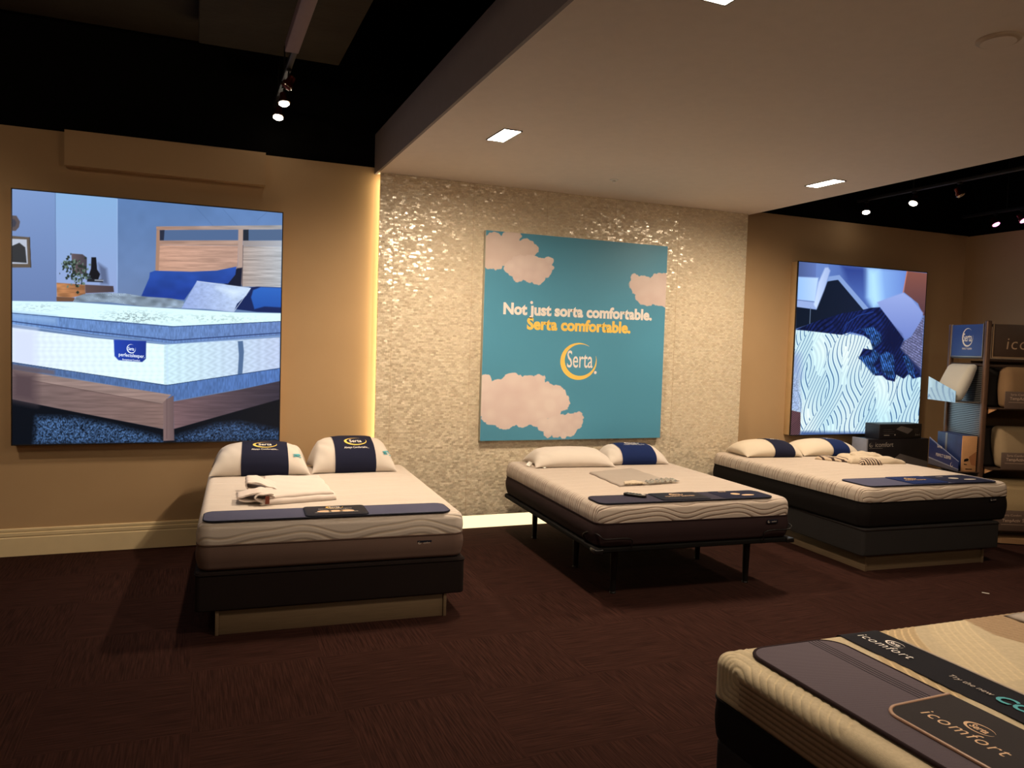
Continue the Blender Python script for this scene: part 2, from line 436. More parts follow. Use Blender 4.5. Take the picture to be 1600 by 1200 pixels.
# ================================================================== CEILING FITTINGS
def downlight(x, y, label, power=60, tgt=None, sx=.115, sy=.29):
    t = empty('downlight', (x, y, ZS-.004), .03, label, 'ceiling light', 'recessed downlights in the white ceiling')
    fr = MB(); w_ = .006
    for a in ((-sx/2-w_, -sx/2, -sy/2, sy/2), (sx/2, sx/2+w_, -sy/2, sy/2), (-sx/2-w_, sx/2+w_, -sy/2-w_, -sy/2), (-sx/2-w_, sx/2+w_, sy/2, sy/2+w_)):
        fr.box(*a, -.002, .004)
    fr.build('frame', M_blackmetal, t)
    MB().box(-sx/2, sx/2, -sy/2, sy/2, .0, .004).build('lens', M_lamp, t)
    for s in (-1, 1):
        MB().lathe([(.012, -.008), (.022, -.004), (.024, 0)], 16, M=Matrix.Translation((0, s*sy*.27, 0))).build('bulb', M_lamp, t)
    tg = tgt or (x, y, 0)
    spot('lamp', (x, y-.07, ZS-.03), (tg[0], tg[1]-.07, tg[2]), power/2, 160, .85, .035, parent=t)
    spot('lamp', (x, y+.07, ZS-.03), (tg[0], tg[1]+.07, tg[2]), power/2, 160, .85, .035, parent=t)
    return t
downlight(1.83, -1.60, 'recessed downlight nearest the mosaic wall, above the left bed', 165, (1.95, -1.15, 0))
downlight(4.58, -1.52, 'recessed downlight in the right part of the white ceiling, near the black plenum', 150, (4.45, -1.1, 0))
downlight(1.84, -3.93, 'recessed downlight cut off by the top edge of the photo', 90)
downlight(4.60, -3.93, 'recessed downlight in the white ceiling above the nearest bed', 75)
t = empty('ceiling_speaker', (3.12, -4.01, ZS), 0, 'round white flush ceiling cover at the far right of the white ceiling', 'ceiling cover')
MB().lathe([(.085, 0), (.085, -.006), (.078, -.012), (.02, -.014), (.0, -.014)], 32).build('cover', plain('aged_white_cover', (190, 172, 152), .6), t)
MB().lathe([(.066, -.0125), (.068, -.0155), (.062, -.0155)], 32).build('ring', M_soffit, t)
t = empty('sprinkler', (3.10, -.79, ZS), 0, 'tiny round sprinkler cap in the white ceiling near the mosaic wall', 'sprinkler')
MB().lathe([(.035, 0), (.034, -.004), (.014, -.006), (.012, -.018), (.004, -.022)], 20).build('cap', M_white, t)

# track lighting
def track_head(loc, aim_to, label, glow, power, color=WARM, angle=50, body=M_redmetal, group='track spotlights'):
    t = empty('track_spotlight', loc, 0, label, 'spotlight', group)
    d = (Vector(aim_to)-Vector(loc)).normalized(); q = d.to_track_quat('Z', 'Y').to_matrix().to_4x4()
    MB().box(-.015, .015, -.02, .02, .075, .098, .003).build('adapter', M_blackmetal, t)
    MB().tube([(0, 0, .08), (0, 0, .03)], .006, 8).build('stem', M_blackmetal, t)
    MB().lathe([(.012, -.055), (.024, -.05), (.026, -.01), (.036, .0), (.038, .012), (.036, .014)], 20, M=q).build('body', body, t)
    MB().lathe([(.04, .014), (.044, .016), (.044, .022), (.04, .024)], 20, M=q).build('trim_ring', M_chrome, t)
    MB().lathe([(.034, .015), (.036, .03), (.026, .038), (0.001, .04)], 20, M=q).build('bulb', glow, t)
    if power: spot('lamp', Vector(loc)+d*.06, aim_to, power, angle, .7, .03, color, parent=t)
    return t
def track(name, x, y0, y1, z, label):
    t = empty(name, (x, y0, z), 0, label, 'light track')
    MB().box(-.018, .018, 0, y1-y0, 0, .03, .003).build('rail', M_darkgrey, t)
    MB().box(-.02, .02, -.012, 0, -.002, .032, .002).build('end_cap', M_blackmetal, t)
    for k in range(3): MB().tube([(0, (y1-y0)*(k+.5)/3, .03), (0, (y1-y0)*(k+.5)/3, ZC-z)], .006, 6).build('hanger', M_blackmetal, t)
    return t
track('light_track', .55, -1.35, -.03, 3.36, 'dark lighting track high above the left bed')
track_head((.56, -.19, 3.27), (.3, -.9, .6), 'lit spotlight lowest in the photo on the left track', M_spotglow, 72)
track_head((.56, -.57, 3.27), (.75, -1.1, .6), 'lit spotlight in the middle of the left track', M_spotglow, 84)
track_head((.55, -.96, 3.27), (-1.2, -.2, .5), 'red-tinted unlit spotlight at the top of the left track', M_redmetal, 0)
tag(MB().box(.485, .565, -4.6, -1.36, 3.33, 3.39, .004).build('trackbar', M_littrack), 'straight mauve, lit-toned conduit running out from the left lighting track', 'trackbar')
track('light_track', 6.35, -4.2, -.12, 3.186, 'dark lighting track in the black plenum above the right bed')
track_head((6.35, -.235, 3.095), (5.9, -.9, .6), 'lit spotlight nearest the white ceiling on the right track', M_spotglow, 60)
track_head((6.35, -.81, 3.095), (5.2, -1.1, .6), 'lit spotlight in the middle of the right track', M_spotglow, 62)
track_head((6.35, -1.29, 3.095), (7.6, -1.8, 1.2), 'dim spotlight third along the right track', plain('dim_lens', (220, 190, 160), .3), 0)
track_head((7.79, -.58, 3.05), (7.9, -1.6, 1.2), 'small pink spotlight far back in the right corner', M_pinkglow, 6, (1, .5, .5), 60)
track_head((7.79, -.87, 3.05), (8.1, -2.2, 1.2), 'pink-violet spotlight cut by the right edge of the photo', M_pinkglow, 8, (1, .5, .55), 60)
track('light_track', 7.79, -3.2, -.2, 3.142, 'short lighting track in the far right corner of the plenum')
# unseen spots added as fill for the left wall and right corner
spot('fill_spot', (-1.9, -2.4, 3.3), (-1.9, -.2, 1.2), 66, 75, .9)
spot('fill_spot', (7.2, -4.2, 3.2), (7.9, -1.2, 1.5), 30, 60, .9)

# ================================================================== PRINTED AND BACKLIT PICTURES
def homog(src, dst):
    A = []; b = []
    for (x, y), (u, v) in zip(src, dst):
        A.append([x, y, 1, 0, 0, 0, -u*x, -u*y]); b.append(u); A.append([0, 0, 0, x, y, 1, -v*x, -v*y]); b.append(v)
    h = np.linalg.solve(np.array(A, float), np.array(b, float)); return np.append(h, 1).reshape(3, 3)
class Canvas:
    """picture content evaluated on a regular grid of the flat panel; px,py are drawing units"""
    def __init__(s, nu, nv, quad):
        s.nu, s.nv = nu, nv
        u, v = np.meshgrid(np.linspace(0, 1, nu), np.linspace(0, 1, nv), indexing='ij')
        H = homog([(0, 1), (1, 1), (1, 0), (0, 0)], quad)
        d = H[2, 0]*u+H[2, 1]*v+1
        s.x = (H[0, 0]*u+H[0, 1]*v+H[0, 2])/d; s.y = (H[1, 0]*u+H[1, 1]*v+H[1, 2])/d
        s.c = np.zeros((nu, nv, 3))
    def noise(s, sx, sy, seed=0, oct=1):
        out = 0; amp = 1; tot = 0
        for k in range(oct):
            r = np.random.default_rng(seed+k); T = r.random((256, 256))
            X_ = s.x/sx*2**k+1000; Y_ = s.y/sy*2**k+1000
            i = np.floor(X_).astype(int); j = np.floor(Y_).astype(int); a = X_-i; b = Y_-j; a = a*a*(3-2*a); b = b*b*(3-2*b)
            g = lambda p, q: T[p % 256, q % 256]
            out = out+amp*((g(i, j)*(1-a)+g(i+1, j)*a)*(1-b)+(g(i, j+1)*(1-a)+g(i+1, j+1)*a)*b); tot += amp; amp *= .5
        return out/tot
    def mask(s, P, soft=.6):
        P = np.array(P, float); x, y = s.x, s.y
        ins = np.zeros(x.shape, bool); dist = np.full(x.shape, 1e9)
        for k in range(len(P)):
            (x1, y1), (x2, y2) = P[k], P[(k+1) % len(P)]
            with np.errstate(divide='ignore', invalid='ignore'):
                c = ((y1 > y) != (y2 > y)) & (x < (x2-x1)*(y-y1)/((y2-y1) if y2 != y1 else 1e-9)+x1)
            ins ^= c
            L = max((x2-x1)**2+(y2-y1)**2, 1e-9); t = np.clip(((x-x1)*(x2-x1)+(y-y1)*(y2-y1))/L, 0, 1)
            dist = np.minimum(dist, np.hypot(x-x1-t*(x2-x1), y-y1-t*(y2-y1)))
        sd = np.where(ins, dist, -dist); return np.clip(sd/soft*.5+.5, 0, 1)
    def put(s, m, col):
        col = np.asarray(col, float); s.c = s.c*(1-m[..., None])+col*m[..., None]
    def poly(s, P, col, col2=None, axis='x', soft=.6, tex=None):
        m = s.mask(P, soft)
        if col2 is not None:
            P = np.array(P, float)
            if axis == 'x': t = (s.x-P[:, 0].min())/(np.ptp(P[:, 0])+1e-6)
            else: t = (s.y-P[:, 1].min())/(np.ptp(P[:, 1])+1e-6)
            t = np.clip(t, 0, 1)[..., None]; c = np.array(col, float)*(1-t)+np.array(col2, float)*t
        else: c = np.broadcast_to(np.array(col, float), s.c.shape)
        if tex is not None: c = c*tex[..., None]
        s.put(m, c); return m
    def line(s, P, wdt, col, a=1.0):
        d = np.full(s.x.shape, 1e9)
        for k in range(len(P)-1):
            (x1, y1), (x2, y2) = P[k], P[k+1]; L = max((x2-x1)**2+(y2-y1)**2, 1e-9)
            t = np.clip(((s.x-x1)*(x2-x1)+(s.y-y1)*(y2-y1))/L, 0, 1); d = np.minimum(d, np.hypot(s.x-x1-t*(x2-x1), s.y-y1-t*(y2-y1)))
        s.put(np.clip((wdt/2-d)/.6+.5, 0, 1)*a, col)
    def mesh(s, name, x0, x1, z0, z1, mat, parent, ypos=0.0):
        xs_ = np.linspace(x0, x1, s.nu); zs_ = np.linspace(z0, z1, s.nv)
        V = np.zeros((s.nu, s.nv, 3)); V[..., 0] = xs_[:, None]; V[..., 2] = zs_[None, :]; V[..., 1] = ypos
        return np_mesh(name, V.reshape(-1, 3), gridfaces(s.nu, s.nv), mat, parent, linn(s.c).reshape(-1, 3), smooth=False)

# ---- left lightbox picture: a bed in a blue bedroom
c = Canvas(560, 560, [(17.8, 294.1), (441.9, 330.1), (437, 689.6), (17.2, 696.7)])
x_, y_ = c.x, c.y
c.c[:] = (92, 122, 172)
n1 = c.noise(40, 40, 1, 3)
def Z1(*p): return [(a*.2875, 180+b*.2875) for a, b in p]
def Z2(*p): return [(a*.2875, 440+b*.2875) for a, b in p]
c.poly(Z1((50, 380), (296, 400), (300, 1010), (50, 1010)), (112, 146, 204), (96, 122, 178), 'y')
c.poly(Z1((296, 400), (634, 440), (634, 985), (300, 1010)), (122, 170, 222), (138, 158, 214), 'y')
c.poly(Z1((634, 440), (1545, 500), (1545, 900), (634, 985)), (84, 124, 184), (98, 124, 172), 'y', tex=.92+.16*n1)
c.line(Z1((634, 450), (634, 960)), .9, (150, 185, 235)); c.line(Z1((296, 415), (300, 1000)), .8, (80, 110, 160))
for a, b in (((1060, 490), (1240, 680)), ((1210, 500), (1300, 600)), ((1400, 560), (1450, 520))): c.line(Z1(a, b), .5, (60, 88, 132), .5)
c.poly(Z1((50, 540), (85, 543), (104, 575), (98, 605), (80, 625), (50, 625)), (84, 74, 78)); c.poly(Z1((50, 560), (75, 563), (85, 580), (76, 603), (50, 605)), (52, 56, 74))
c.poly(Z1((50, 652), (156, 660), (163, 825), (50, 826)), (92, 80, 70)); c.poly(Z1((50, 668), (140, 672), (146, 806), (50, 805)), (176, 186, 206))
c.poly(Z1((50, 712), (100, 690), (132, 715), (140, 800), (50, 795)), (44, 48, 54)); c.line(Z1((156, 660), (163, 825)), 1.0, (48, 40, 36))
# nightstand, lamp, plant, vase
c.poly(Z1((302, 908), (458, 918), (460, 972), (380, 990), (304, 985)), (176, 116, 70), (150, 96, 60), tex=.8+.45*c.noise(14, 3, 3, 2))
c.poly(Z1((458, 918), (612, 925), (616, 958), (460, 965)), (92, 72, 74), (70, 58, 66)); c.poly(Z1((302, 985), (400, 990), (400, 1010), (302, 1010)), (110, 76, 56))
c.poly(Z1((530, 800), (575, 830), (585, 915), (545, 915)), (84, 100, 140), soft=3)
c.poly(Z1((384, 748), (444, 752), (468, 770), (466, 860), (388, 860)), (98, 82, 88), (62, 58, 70))
rr = np.random.default_rng(5)
for k in range(170):
    a = rr.normal(420, 34); b = rr.normal(855, 38)
    if rr.random() < .25: a = rr.uniform(338, 400); b = 790+abs(rr.normal(0, 25))
    q = rr.uniform(5, 11); t = rr.uniform(0, PI)
    col = (34, 50, 44) if rr.random() < .6 else (96, 122, 108)
    c.poly(Z1(*[(a+q*math.cos(t+w_)*(1 if i % 2 else .5), b+q*math.sin(t+w_)) for i, w_ in enumerate((0, 1.57, 3.14, 4.7))]), col, soft=.5)
c.poly(Z1((492, 768), (518, 768), (524, 835), (540, 860), (530, 890), (495, 890), (480, 860), (490, 830)), (14, 18, 28))
c.poly(Z1((470, 885), (555, 890), (555, 905), (468, 902)), (30, 34, 44)); c.poly(Z1((510, 890), (558, 892), (558, 898), (510, 897)), (150, 160, 180))
# headboard
wood = .82+.36*c.noise(30, 1.6, 9, 3)
c.poly(Z1((848, 618), (870, 618), (866, 842), (842, 840)), (168, 126, 104)); c.poly(Z1((846, 598), (1535, 588), (1535, 612), (848, 618)), (170, 128, 108), (152, 152, 156), tex=.9+.2*c.noise(20, 2, 8))
c.poly(Z1((866, 618), (1300, 614), (1300, 672), (866, 675)), (74, 102, 148)); c.poly(Z1((866, 618), (892, 617), (888, 674), (866, 675)), (36, 44, 66))
c.poly(Z1((862, 675), (1296, 672), (1296, 702), (862, 700)), (168, 130, 112), (172, 140, 124), tex=.9+.2*c.noise(20, 2, 8))
c.poly(Z1((866, 700), (1296, 702), (1290, 860), (860, 842)), (196, 148, 124), (186, 146, 128), tex=wood)
c.poly(Z1((1320, 614), (1535, 612), (1535, 672), (1320, 674)), (74, 100, 140)); c.poly(Z1((1320, 614), (1352, 613), (1352, 674), (1320, 674)), (32, 40, 56))
c.poly(Z1((1322, 674), (1535, 672), (1535, 704), (1322, 702)), (150, 138, 136), (166, 172, 184)); c.poly(Z1((1322, 702), (1535, 704), (1530, 930), (1318, 925)), (170, 152, 144), (172, 178, 186), tex=wood)
c.poly(Z1((1296, 612), (1322, 612), (1318, 925), (1292, 860)), (178, 150, 138)); c.line(Z1((1322, 700), (1318, 925)), .8, (80, 70, 74))
# pillows
c.poly(Z1((1200, 900), (1290, 825), (1318, 822), (1312, 925), (1270, 935)), (20, 26, 50), soft=1)
c.poly(Z1((765, 980), (808, 880), (812, 850), (840, 840), (1040, 845), (1180, 838), (1286, 816), (1280, 860), (1240, 910), (1070, 900), (1000, 1000), (900, 990)), (34, 78, 178), (22, 52, 150), 'y', tex=.9+.2*c.noise(20, 12, 11, 2))
c.poly(Z1((1300, 960), (1360, 930), (1400, 925), (1535, 930), (1535, 1070), (1400, 1065), (1280, 1050)), (14, 34, 92))
c.poly(Z1((1366, 985), (1378, 945), (1420, 928), (1535, 932), (1535, 1040), (1440, 1035), (1385, 1050)), (34, 98, 202), (24, 80, 180), 'y', soft=1)
c.poly(Z1((385, 1020), (410, 985), (450, 970), (560, 962), (680, 966), (800, 985), (930, 992), (1000, 1010), (990, 1045), (800, 1040), (600, 1015), (400, 1012)), (138, 160, 184), tex=.62+.6*(np.sin(x_*2.6)*np.sin(y_*2.6) > 0)*c.noise(8, 5, 12)+.25*c.noise(20, 6, 14))
c.poly(Z1((985, 1045), (1010, 1000), (1070, 895), (1200, 912), (1364, 934), (1340, 975), (1290, 1020), (1270, 1066), (1120, 1050)), (142, 166, 226), (182, 204, 236), tex=.92+.16*c.noise(5, 3, 20, 2))
c.poly(Z1((1180, 930), (1250, 935), (1345, 945), (1270, 985)), (206, 228, 250), soft=6); c.line(Z1((1070, 897), (1364, 935), (1272, 1064)), .8, (196, 212, 240))
# mattress
leaf = c.noise(4, 1.6, 31, 2); zone = np.exp(-((x_-205)/45)**2-((y_-496)/10)**2)+.5*np.exp(-((x_-60)/40)**2-((y_-480)/6)**2)+.6*np.exp(-((x_-330)/70)**2-((y_-497)/6)**2)
lt = 1-.30*np.clip(zone, 0, 1)*(leaf > .56)
c.poly(Z1((50, 1008), (310, 1012), (400, 1014), (800, 1040), (1120, 1058), (1280, 1068), (1535, 1072), (1535, 1118), (1200, 1135), (960, 1146), (700, 1140), (400, 1105), (50, 1080)), (208, 244, 255), (216, 252, 252), tex=lt)
c.poly(Z2((55, 168), (940, 240), (1530, 212), (1530, 285), (940, 335), (55, 232)), (96, 140, 208), (96, 130, 196), tex=.82+.3*c.noise(1.5, 6, 33, 2))
c.poly(Z2((55, 168), (60, 168), (300, 195), (300, 225), (60, 205)), (130, 170, 225), soft=6)
c.line(Z2((55, 170), (500, 208), (940, 243), (1530, 212)), 1.0, (28, 52, 102)); c.line(Z2((55, 215), (500, 272), (940, 318), (1530, 275)), 1.6, (40, 62, 116)); c.line(Z2((55, 232), (500, 295), (940, 340), (1530, 293)), 1.4, (120, 156, 214))
q1 = .97+.03*np.sin((x_+y_*1.5)*.28+np.sin(y_*.3))*np.sin((x_-y_*1.5)*.28)
c.poly(Z2((55, 250), (500, 305), (900, 342), (900, 562), (500, 505), (55, 440)), (222, 238, 255), (226, 255, 255), tex=q1)
c.poly(Z2((55, 250), (190, 265), (190, 470), (55, 445)), (206, 218, 246), soft=8)
c.poly(Z2((890, 342), (1525, 300), (1525, 470), (950, 566), (890, 560)), (204, 240, 252), (188, 206, 242), tex=.96+.05*np.sin(x_*.45+np.sin(y_*.5)*1.5)*np.sin(y_*.5+x_*.1))
c.line(Z2((905, 345), (910, 560)), 3.5, (186, 220, 248), .5)
c.poly(Z2((1294, 322), (1322, 320), (1328, 380), (1320, 500), (1294, 506), (1300, 400)), (74, 106, 152))
c.poly(Z2((614, 315), (792, 322), (790, 420), (770, 438), (640, 428), (618, 405)), (26, 62, 186), (22, 48, 150))
c.poly(Z2((55, 438), (500, 508), (900, 566), (1530, 468), (1530, 545), (945, 650), (900, 620), (500, 545), (55, 470)), (74, 104, 156), (74, 116, 190), tex=.85+.25*c.noise(1.2, 6, 41))
c.line(Z2((55, 440), (900, 566), (1530, 470)), 1.0, (30, 56, 100)); c.poly(Z2((60, 450), (290, 485), (292, 510), (60, 480)), (96, 92, 110), soft=2)
# bed frame, floor, rug
fl = Z2((50, 640), (885, 805), (940, 805), (1530, 560), (1530, 880), (50, 900))
c.poly(fl, (8, 14, 24))
rug = np.clip(c.noise(1.6, 1.6, 51, 2)*1.7-.25, 0, 1.3)
mr = c.mask(Z2((190, 740), (400, 745), (620, 790), (860, 850), (890, 885), (180, 890)), 6); c.put(mr, np.stack([60*rug, 92*rug, 136*rug], -1)+np.array((6, 12, 22)))
mr = c.mask(Z2((950, 850), (1180, 780), (1300, 770), (1525, 815), (1525, 868), (960, 880)), 6); c.put(mr, np.stack([52*rug, 78*rug, 116*rug], -1)+np.array((6, 12, 22)))
wd2 = .86+.3*c.noise(34, 2.2, 61, 3)
c.poly(Z2((55, 478), (900, 618), (900, 660), (885, 806), (400, 712), (55, 642)), (112, 92, 92), (128, 100, 94), tex=wd2)
c.poly(Z2((55, 478), (930, 618), (905, 640), (880, 668), (55, 520)), (140, 118, 114), (152, 124, 116), tex=wd2); c.line(Z2((55, 520), (880, 668)), .7, (88, 68, 68))
c.poly(Z2((55, 478), (190, 500), (190, 668), (55, 642)), (84, 66, 72), soft=10)
c.poly(Z2((940, 655), (1300, 590), (1530, 540), (1530, 640), (1300, 705), (945, 806)), (116, 88, 92), (52, 46, 60), tex=wd2)
c.poly(Z2((885, 660), (905, 640), (942, 622), (946, 870), (886, 872)), (126, 100, 98), (104, 82, 84), 'x'); c.line(Z2((905, 640), (905, 860)), .6, (86, 66, 70))
M_pic = vcol('backlit_print', .4, emission=.97).m
lum_ = c.c.mean(-1, keepdims=True); c.c = c.c*.86+lum_*.14
def lightbox(x0, x1, z0, z1, yf, label, canv, lname):
    t = empty('lightbox', ((x0+x1)/2, 0, z0), 0, label, 'lightbox sign')
    xa, xb = -(x1-x0)/2, (x1-x0)/2; h = z1-z0
    body = MB().box(xa+.004, xb-.004, yf+.006, -.002, .004, h-.004, .003); body.build('body', M_lbside, t)
    fr = MB(); e = .008
    for a in ((xa, xb, 0, e), (xa, xb, h-e, h)): fr.box(a[0], a[1], yf-.003, yf+.012, a[2], a[3], .001)
    for a in ((xa, xa+e), (xb-e, xb)): fr.box(a[0], a[1], yf-.003, yf+.012, e, h-e, .001)
    fr.build('frame', M_lightframe, t)
    return t, canv.mesh('backlit_print', xa+e, xb-e, e, h-e, M_pic, t, yf)
tL, _ = lightbox(-1.171, .617, .797, 2.562, -.1, 'large backlit picture of a mattress in a blue bedroom, on the left wall', c, 'l')
# its mattress label
def on_quad(Q):   # Q: four panel points (x,z) for (0,1),(1,1),(1,0),(0,0)
    H = homog([(0, 1), (1, 1), (1, 0), (0, 0)], Q)
    def f(u, v):
        d = H[2, 0]*u+H[2, 1]*v+1; return ((H[0, 0]*u+H[0, 1]*v+H[0, 2])/d, (H[1, 0]*u+H[1, 1]*v+H[1, 2])/d)
    return f
M_glowtext = emitm('lit_label_print', (.75, .85, 1.0), 1.0)
HL = homog([(17.8, 294.1), (441.9, 330.1), (437, 689.6), (17.2, 696.7)], [(-.886, 1.757), (.886, 1.757), (.886, .008), (-.886, .008)])
def labmap(u, v):
    a, b = 182+u*44, 566-v*30+u*3.5
    d = HL[2, 0]*a+HL[2, 1]*b+1; return (HL[0, 0]*a+HL[0, 1]*b+HL[0, 2])/d, -.1015, (HL[1, 0]*a+HL[1, 1]*b+HL[1, 2])/d
items = [(shift(text2d('perfectsleeper.', .26, .01, .6), .52, .33), 0), (shift(text2d('Exceptional Comfort', .12, .012, .62), .5, .13), 0), (shift(crescent(.16, .24), .5, .76), 0), (shift(text2d('Serta', .24, .02, .42), .5, .68), 0)]
lettering('label_lettering', items, labmap, [M_glowtext], tL)

# ---- right lightbox picture: wavy white mattress with a navy throw
QR = [(1248.4, 409.1), (1448.2, 428.0), (1434.5, 677.0), (1234.3, 680.8)]
c = Canvas(420, 560, QR)
x_, y_ = c.x, c.y
def Z3(*p): return [(1220+a*.2583, 390+b*.2583) for a, b in p]
c.c[:] = (104, 132, 196)
c.poly(Z3((105, 70), (215, 80), (212, 175), (105, 168)), (74, 92, 142), (96, 118, 180), 'x')
c.poly(Z3((290, 85), (380, 95), (520, 120), (560, 360), (500, 360), (355, 160), (280, 170)), (92, 122, 190), (62, 84, 152), 'x')
c.poly(Z3((370, 100), (540, 118), (540, 330), (520, 345), (400, 200)), (44, 62, 134), (84, 116, 190), 'y', soft=5)
c.poly(Z3((530, 115), (765, 135), (742, 275), (600, 330), (560, 355), (525, 290)), (150, 196, 250), (104, 136, 210), 'x', soft=4)
c.poly(Z3((525, 125), (590, 130), (610, 330), (560, 355), (530, 290)), (176, 222, 255), soft=8)
c.poly(Z3((95, 345), (215, 365), (285, 190), (350, 185), (505, 370), (440, 380), (240, 430), (90, 480)), (14, 24, 40), (20, 30, 52), 'x')
c.poly(Z3((282, 195), (292, 165), (356, 156), (532, 358), (505, 372), (346, 184)), (130, 158, 212))
c.poly(Z3((103, 165), (228, 172), (206, 315), (100, 305)), (150, 190, 245), (186, 214, 250), 'x', soft=1.2)
c.poly(Z3((100, 300), (206, 318), (212, 362), (98, 348)), (150, 172, 222)); c.line(Z3((100, 306), (205, 318)), .9, (90, 110, 160))
c.poly(Z3((268, 112), (288, 110), (300, 130), (262, 250), (216, 362), (200, 335), (228, 200)), (200, 220, 252), (160, 180, 226), 'x', soft=1.2)
c.line(Z3((180, 350), (174, 462)), .7, (120, 140, 170))
c.poly(Z3((762, 135), (890, 150), (885, 400), (862, 405), (830, 330), (745, 262)), (134, 82, 72), (84, 58, 66), 'y'); c.line(Z3((764, 138), (740, 265)), 1.2, (196, 120, 100))
# mattress with wavy quilting
bs = x_+.10*y_; wA = bs*.9+9*np.sin(y_*.047+bs*.035+.6)+3*np.sin(y_*.019); wB = bs*.9-9*np.sin(y_*.047+bs*.035+.6)+3*np.sin(y_*.019)+y_*.12
pick = np.sin(bs*.115+1.2*np.sin(y_*.047+.6)+y_*.03) > -.15
wave = np.where(pick, wA, wB)
env = c.noise(34, 60, 77)
fr = (wave/5.4) % 1; grp = (c.noise(20, 46, 78) > .30)
ridge = .5+.5*np.cos(fr*2*PI)
mat = c.mask(Z3((85, 485), (380, 505), (700, 560), (850, 780), (845, 900), (835, 1125), (40, 1125), (60, 700)), 1)
cw = np.stack([196+46*env, 236+22*env, 250+8*env], -1); cw = cw*(1-.10*ridge[..., None]); cw = cw*(1-(.66*np.clip((.15-np.abs(fr-.5))*14, 0, 1)*grp)[..., None]*np.array((1.0, .82, .58)))
c.put(mat, cw)
c.poly(Z3((40, 760), (110, 770), (120, 985), (50, 975)), (150, 170, 205), tex=.8+.4*c.noise(1.2, 1.2, 79), soft=4)
c.poly(Z3((60, 620), (110, 640), (118, 770), (60, 760)), (140, 160, 205), soft=8)
c.poly(Z3((40, 970), (118, 988), (116, 1130), (30, 1130)), (88, 60, 66), tex=.7+.5*(((y_+x_*.9)/3.2) % 1 > .5))
c.poly(Z3((120, 1105), (540, 1112), (540, 1130), (110, 1130)), (60, 84, 140), soft=3)
c.poly(Z3((583, 322), (640, 300), (740, 265), (790, 300), (862, 388), (830, 480), (775, 542), (730, 540), (660, 440)), (150, 168, 226), (112, 132, 200), 'y', soft=1.2)
st3 = ((x_*.6-y_)/4.2) % 1
c.poly(Z3((868, 402), (850, 730), (790, 680), (722, 600), (740, 560), (790, 530)), (112, 116, 160), tex=.7+.55*(st3 > .35)*c.noise(2, 2, 81))
c.poly(Z3((722, 598), (850, 730), (850, 775), (760, 700), (700, 620)), (30, 40, 84), soft=2)
s4 = ((x_*.75+y_*.6+4*np.sin(x_*.09))/5.0) % 1
navy = Z3((88, 486), (150, 460), (230, 430), (380, 385), (470, 374), (545, 355), (600, 352), (668, 440), (745, 545), (722, 600), (790, 690), (850, 772), (800, 785), (775, 755), (745, 785), (700, 760), (690, 802), (640, 790), (615, 765), (570, 765), (560, 720), (470, 660), (500, 600), (562, 610), (560, 565), (500, 520), (420, 500), (370, 518), (290, 508), (140, 490))
c.poly(navy, (17, 28, 72), tex=.6+.9*(s4 > .45)*c.noise(4, 4, 83, 2)+.35*c.noise(14, 14, 85))
s5 = ((x_-y_*.35)/3.4) % 1
for P in (((495, 480), (560, 470), (610, 520), (612, 560), (560, 600), (600, 640), (560, 700), (540, 690), (555, 600), (540, 540)), ((600, 640), (640, 620), (685, 640), (690, 790), (640, 770), (610, 740)), ((470, 650), (540, 640), (560, 700), (600, 750), (560, 760)), ((740, 650), (765, 640), (800, 700), (815, 780), (775, 755))):
    c.poly(Z3(*P), (50, 96, 172), tex=.35+1.0*(s5 > .4)*c.noise(3, 3, 87), soft=1.2)
c.poly(Z3((640, 440), (720, 520), (735, 560), (690, 640), (620, 560)), (14, 22, 60), soft=6)
c.line(Z3((380, 500), (400, 450), (470, 400), (560, 380)), 1.6, (36, 66, 150), .7); c.line(Z3((372, 505), (395, 520), (480, 480), (560, 520)), 1.4, (34, 66, 148), .6)
tR, _ = lightbox(5.628, 7.425, .766, 2.54, -.1, 'backlit picture of a wavy white mattress with navy throw, on the right wall', c, 'r')

# ---- poster: teal sky with clouds and the slogan
PW0, PW1, PZ0, PZ1 = 2.256, 4.053, .775, 2.560
c = Canvas(620, 620, [(759.4, 359.4), (1043.6, 385.6), (1030.6, 684), (749.4, 687.6)])
x_, y_ = c.x, c.y
c.c[:] = (84, 156, 190)
c.c *= (.97+.05*c.noise(60, 60, 91)[..., None])
def cloud(circ, seed, col=(232, 218, 214), shade=(216, 198, 196)):
    jx = (c.noise(4.5, 4.5, seed, 2)-.5)*4.2; jy = (c.noise(4.5, 4.5, seed+9, 2)-.5)*4.2
    sd = np.full(x_.shape, -1e9); hi = np.zeros(x_.shape)
    for a, b, r in circ:
        d = r-np.hypot(x_+jx-a, (y_+jy-b)); sd = np.maximum(sd, d)
    for a, b, r in circ: hi = np.maximum(hi, np.clip(1-np.hypot(x_-a, y_-b+r*.25)/(r*1.15), 0, 1))
    m = np.clip(sd/.9+.5, 0, 1); t = np.clip((hi*.5+c.noise(26, 18, seed+3, 2)*1.1-.25), 0, 1)[..., None]
    c.put(m, np.array(shade)*(1-t)+np.array(col)*t)
def K(p, oy=340): return [(740+a*.2, oy+b*.2, r*.2) for a, b, r in p]
cloud(K([(160, 190, 75), (280, 180, 75), (330, 140, 40), (130, 280, 110), (250, 270, 110), (400, 250, 85), (455, 255, 52), (130, 350, 55), (60, 300, 90), (180, 360, 45), (160, 130, 22)]), 101, (222, 206, 200), (212, 192, 186))
cloud(K([(300, 390, 62), (360, 360, 70), (440, 380, 90), (520, 390, 75), (560, 420, 50), (585, 345, 38), (600, 390, 25), (350, 440, 60), (500, 460, 62), (430, 450, 55), (340, 490, 18)]), 111)
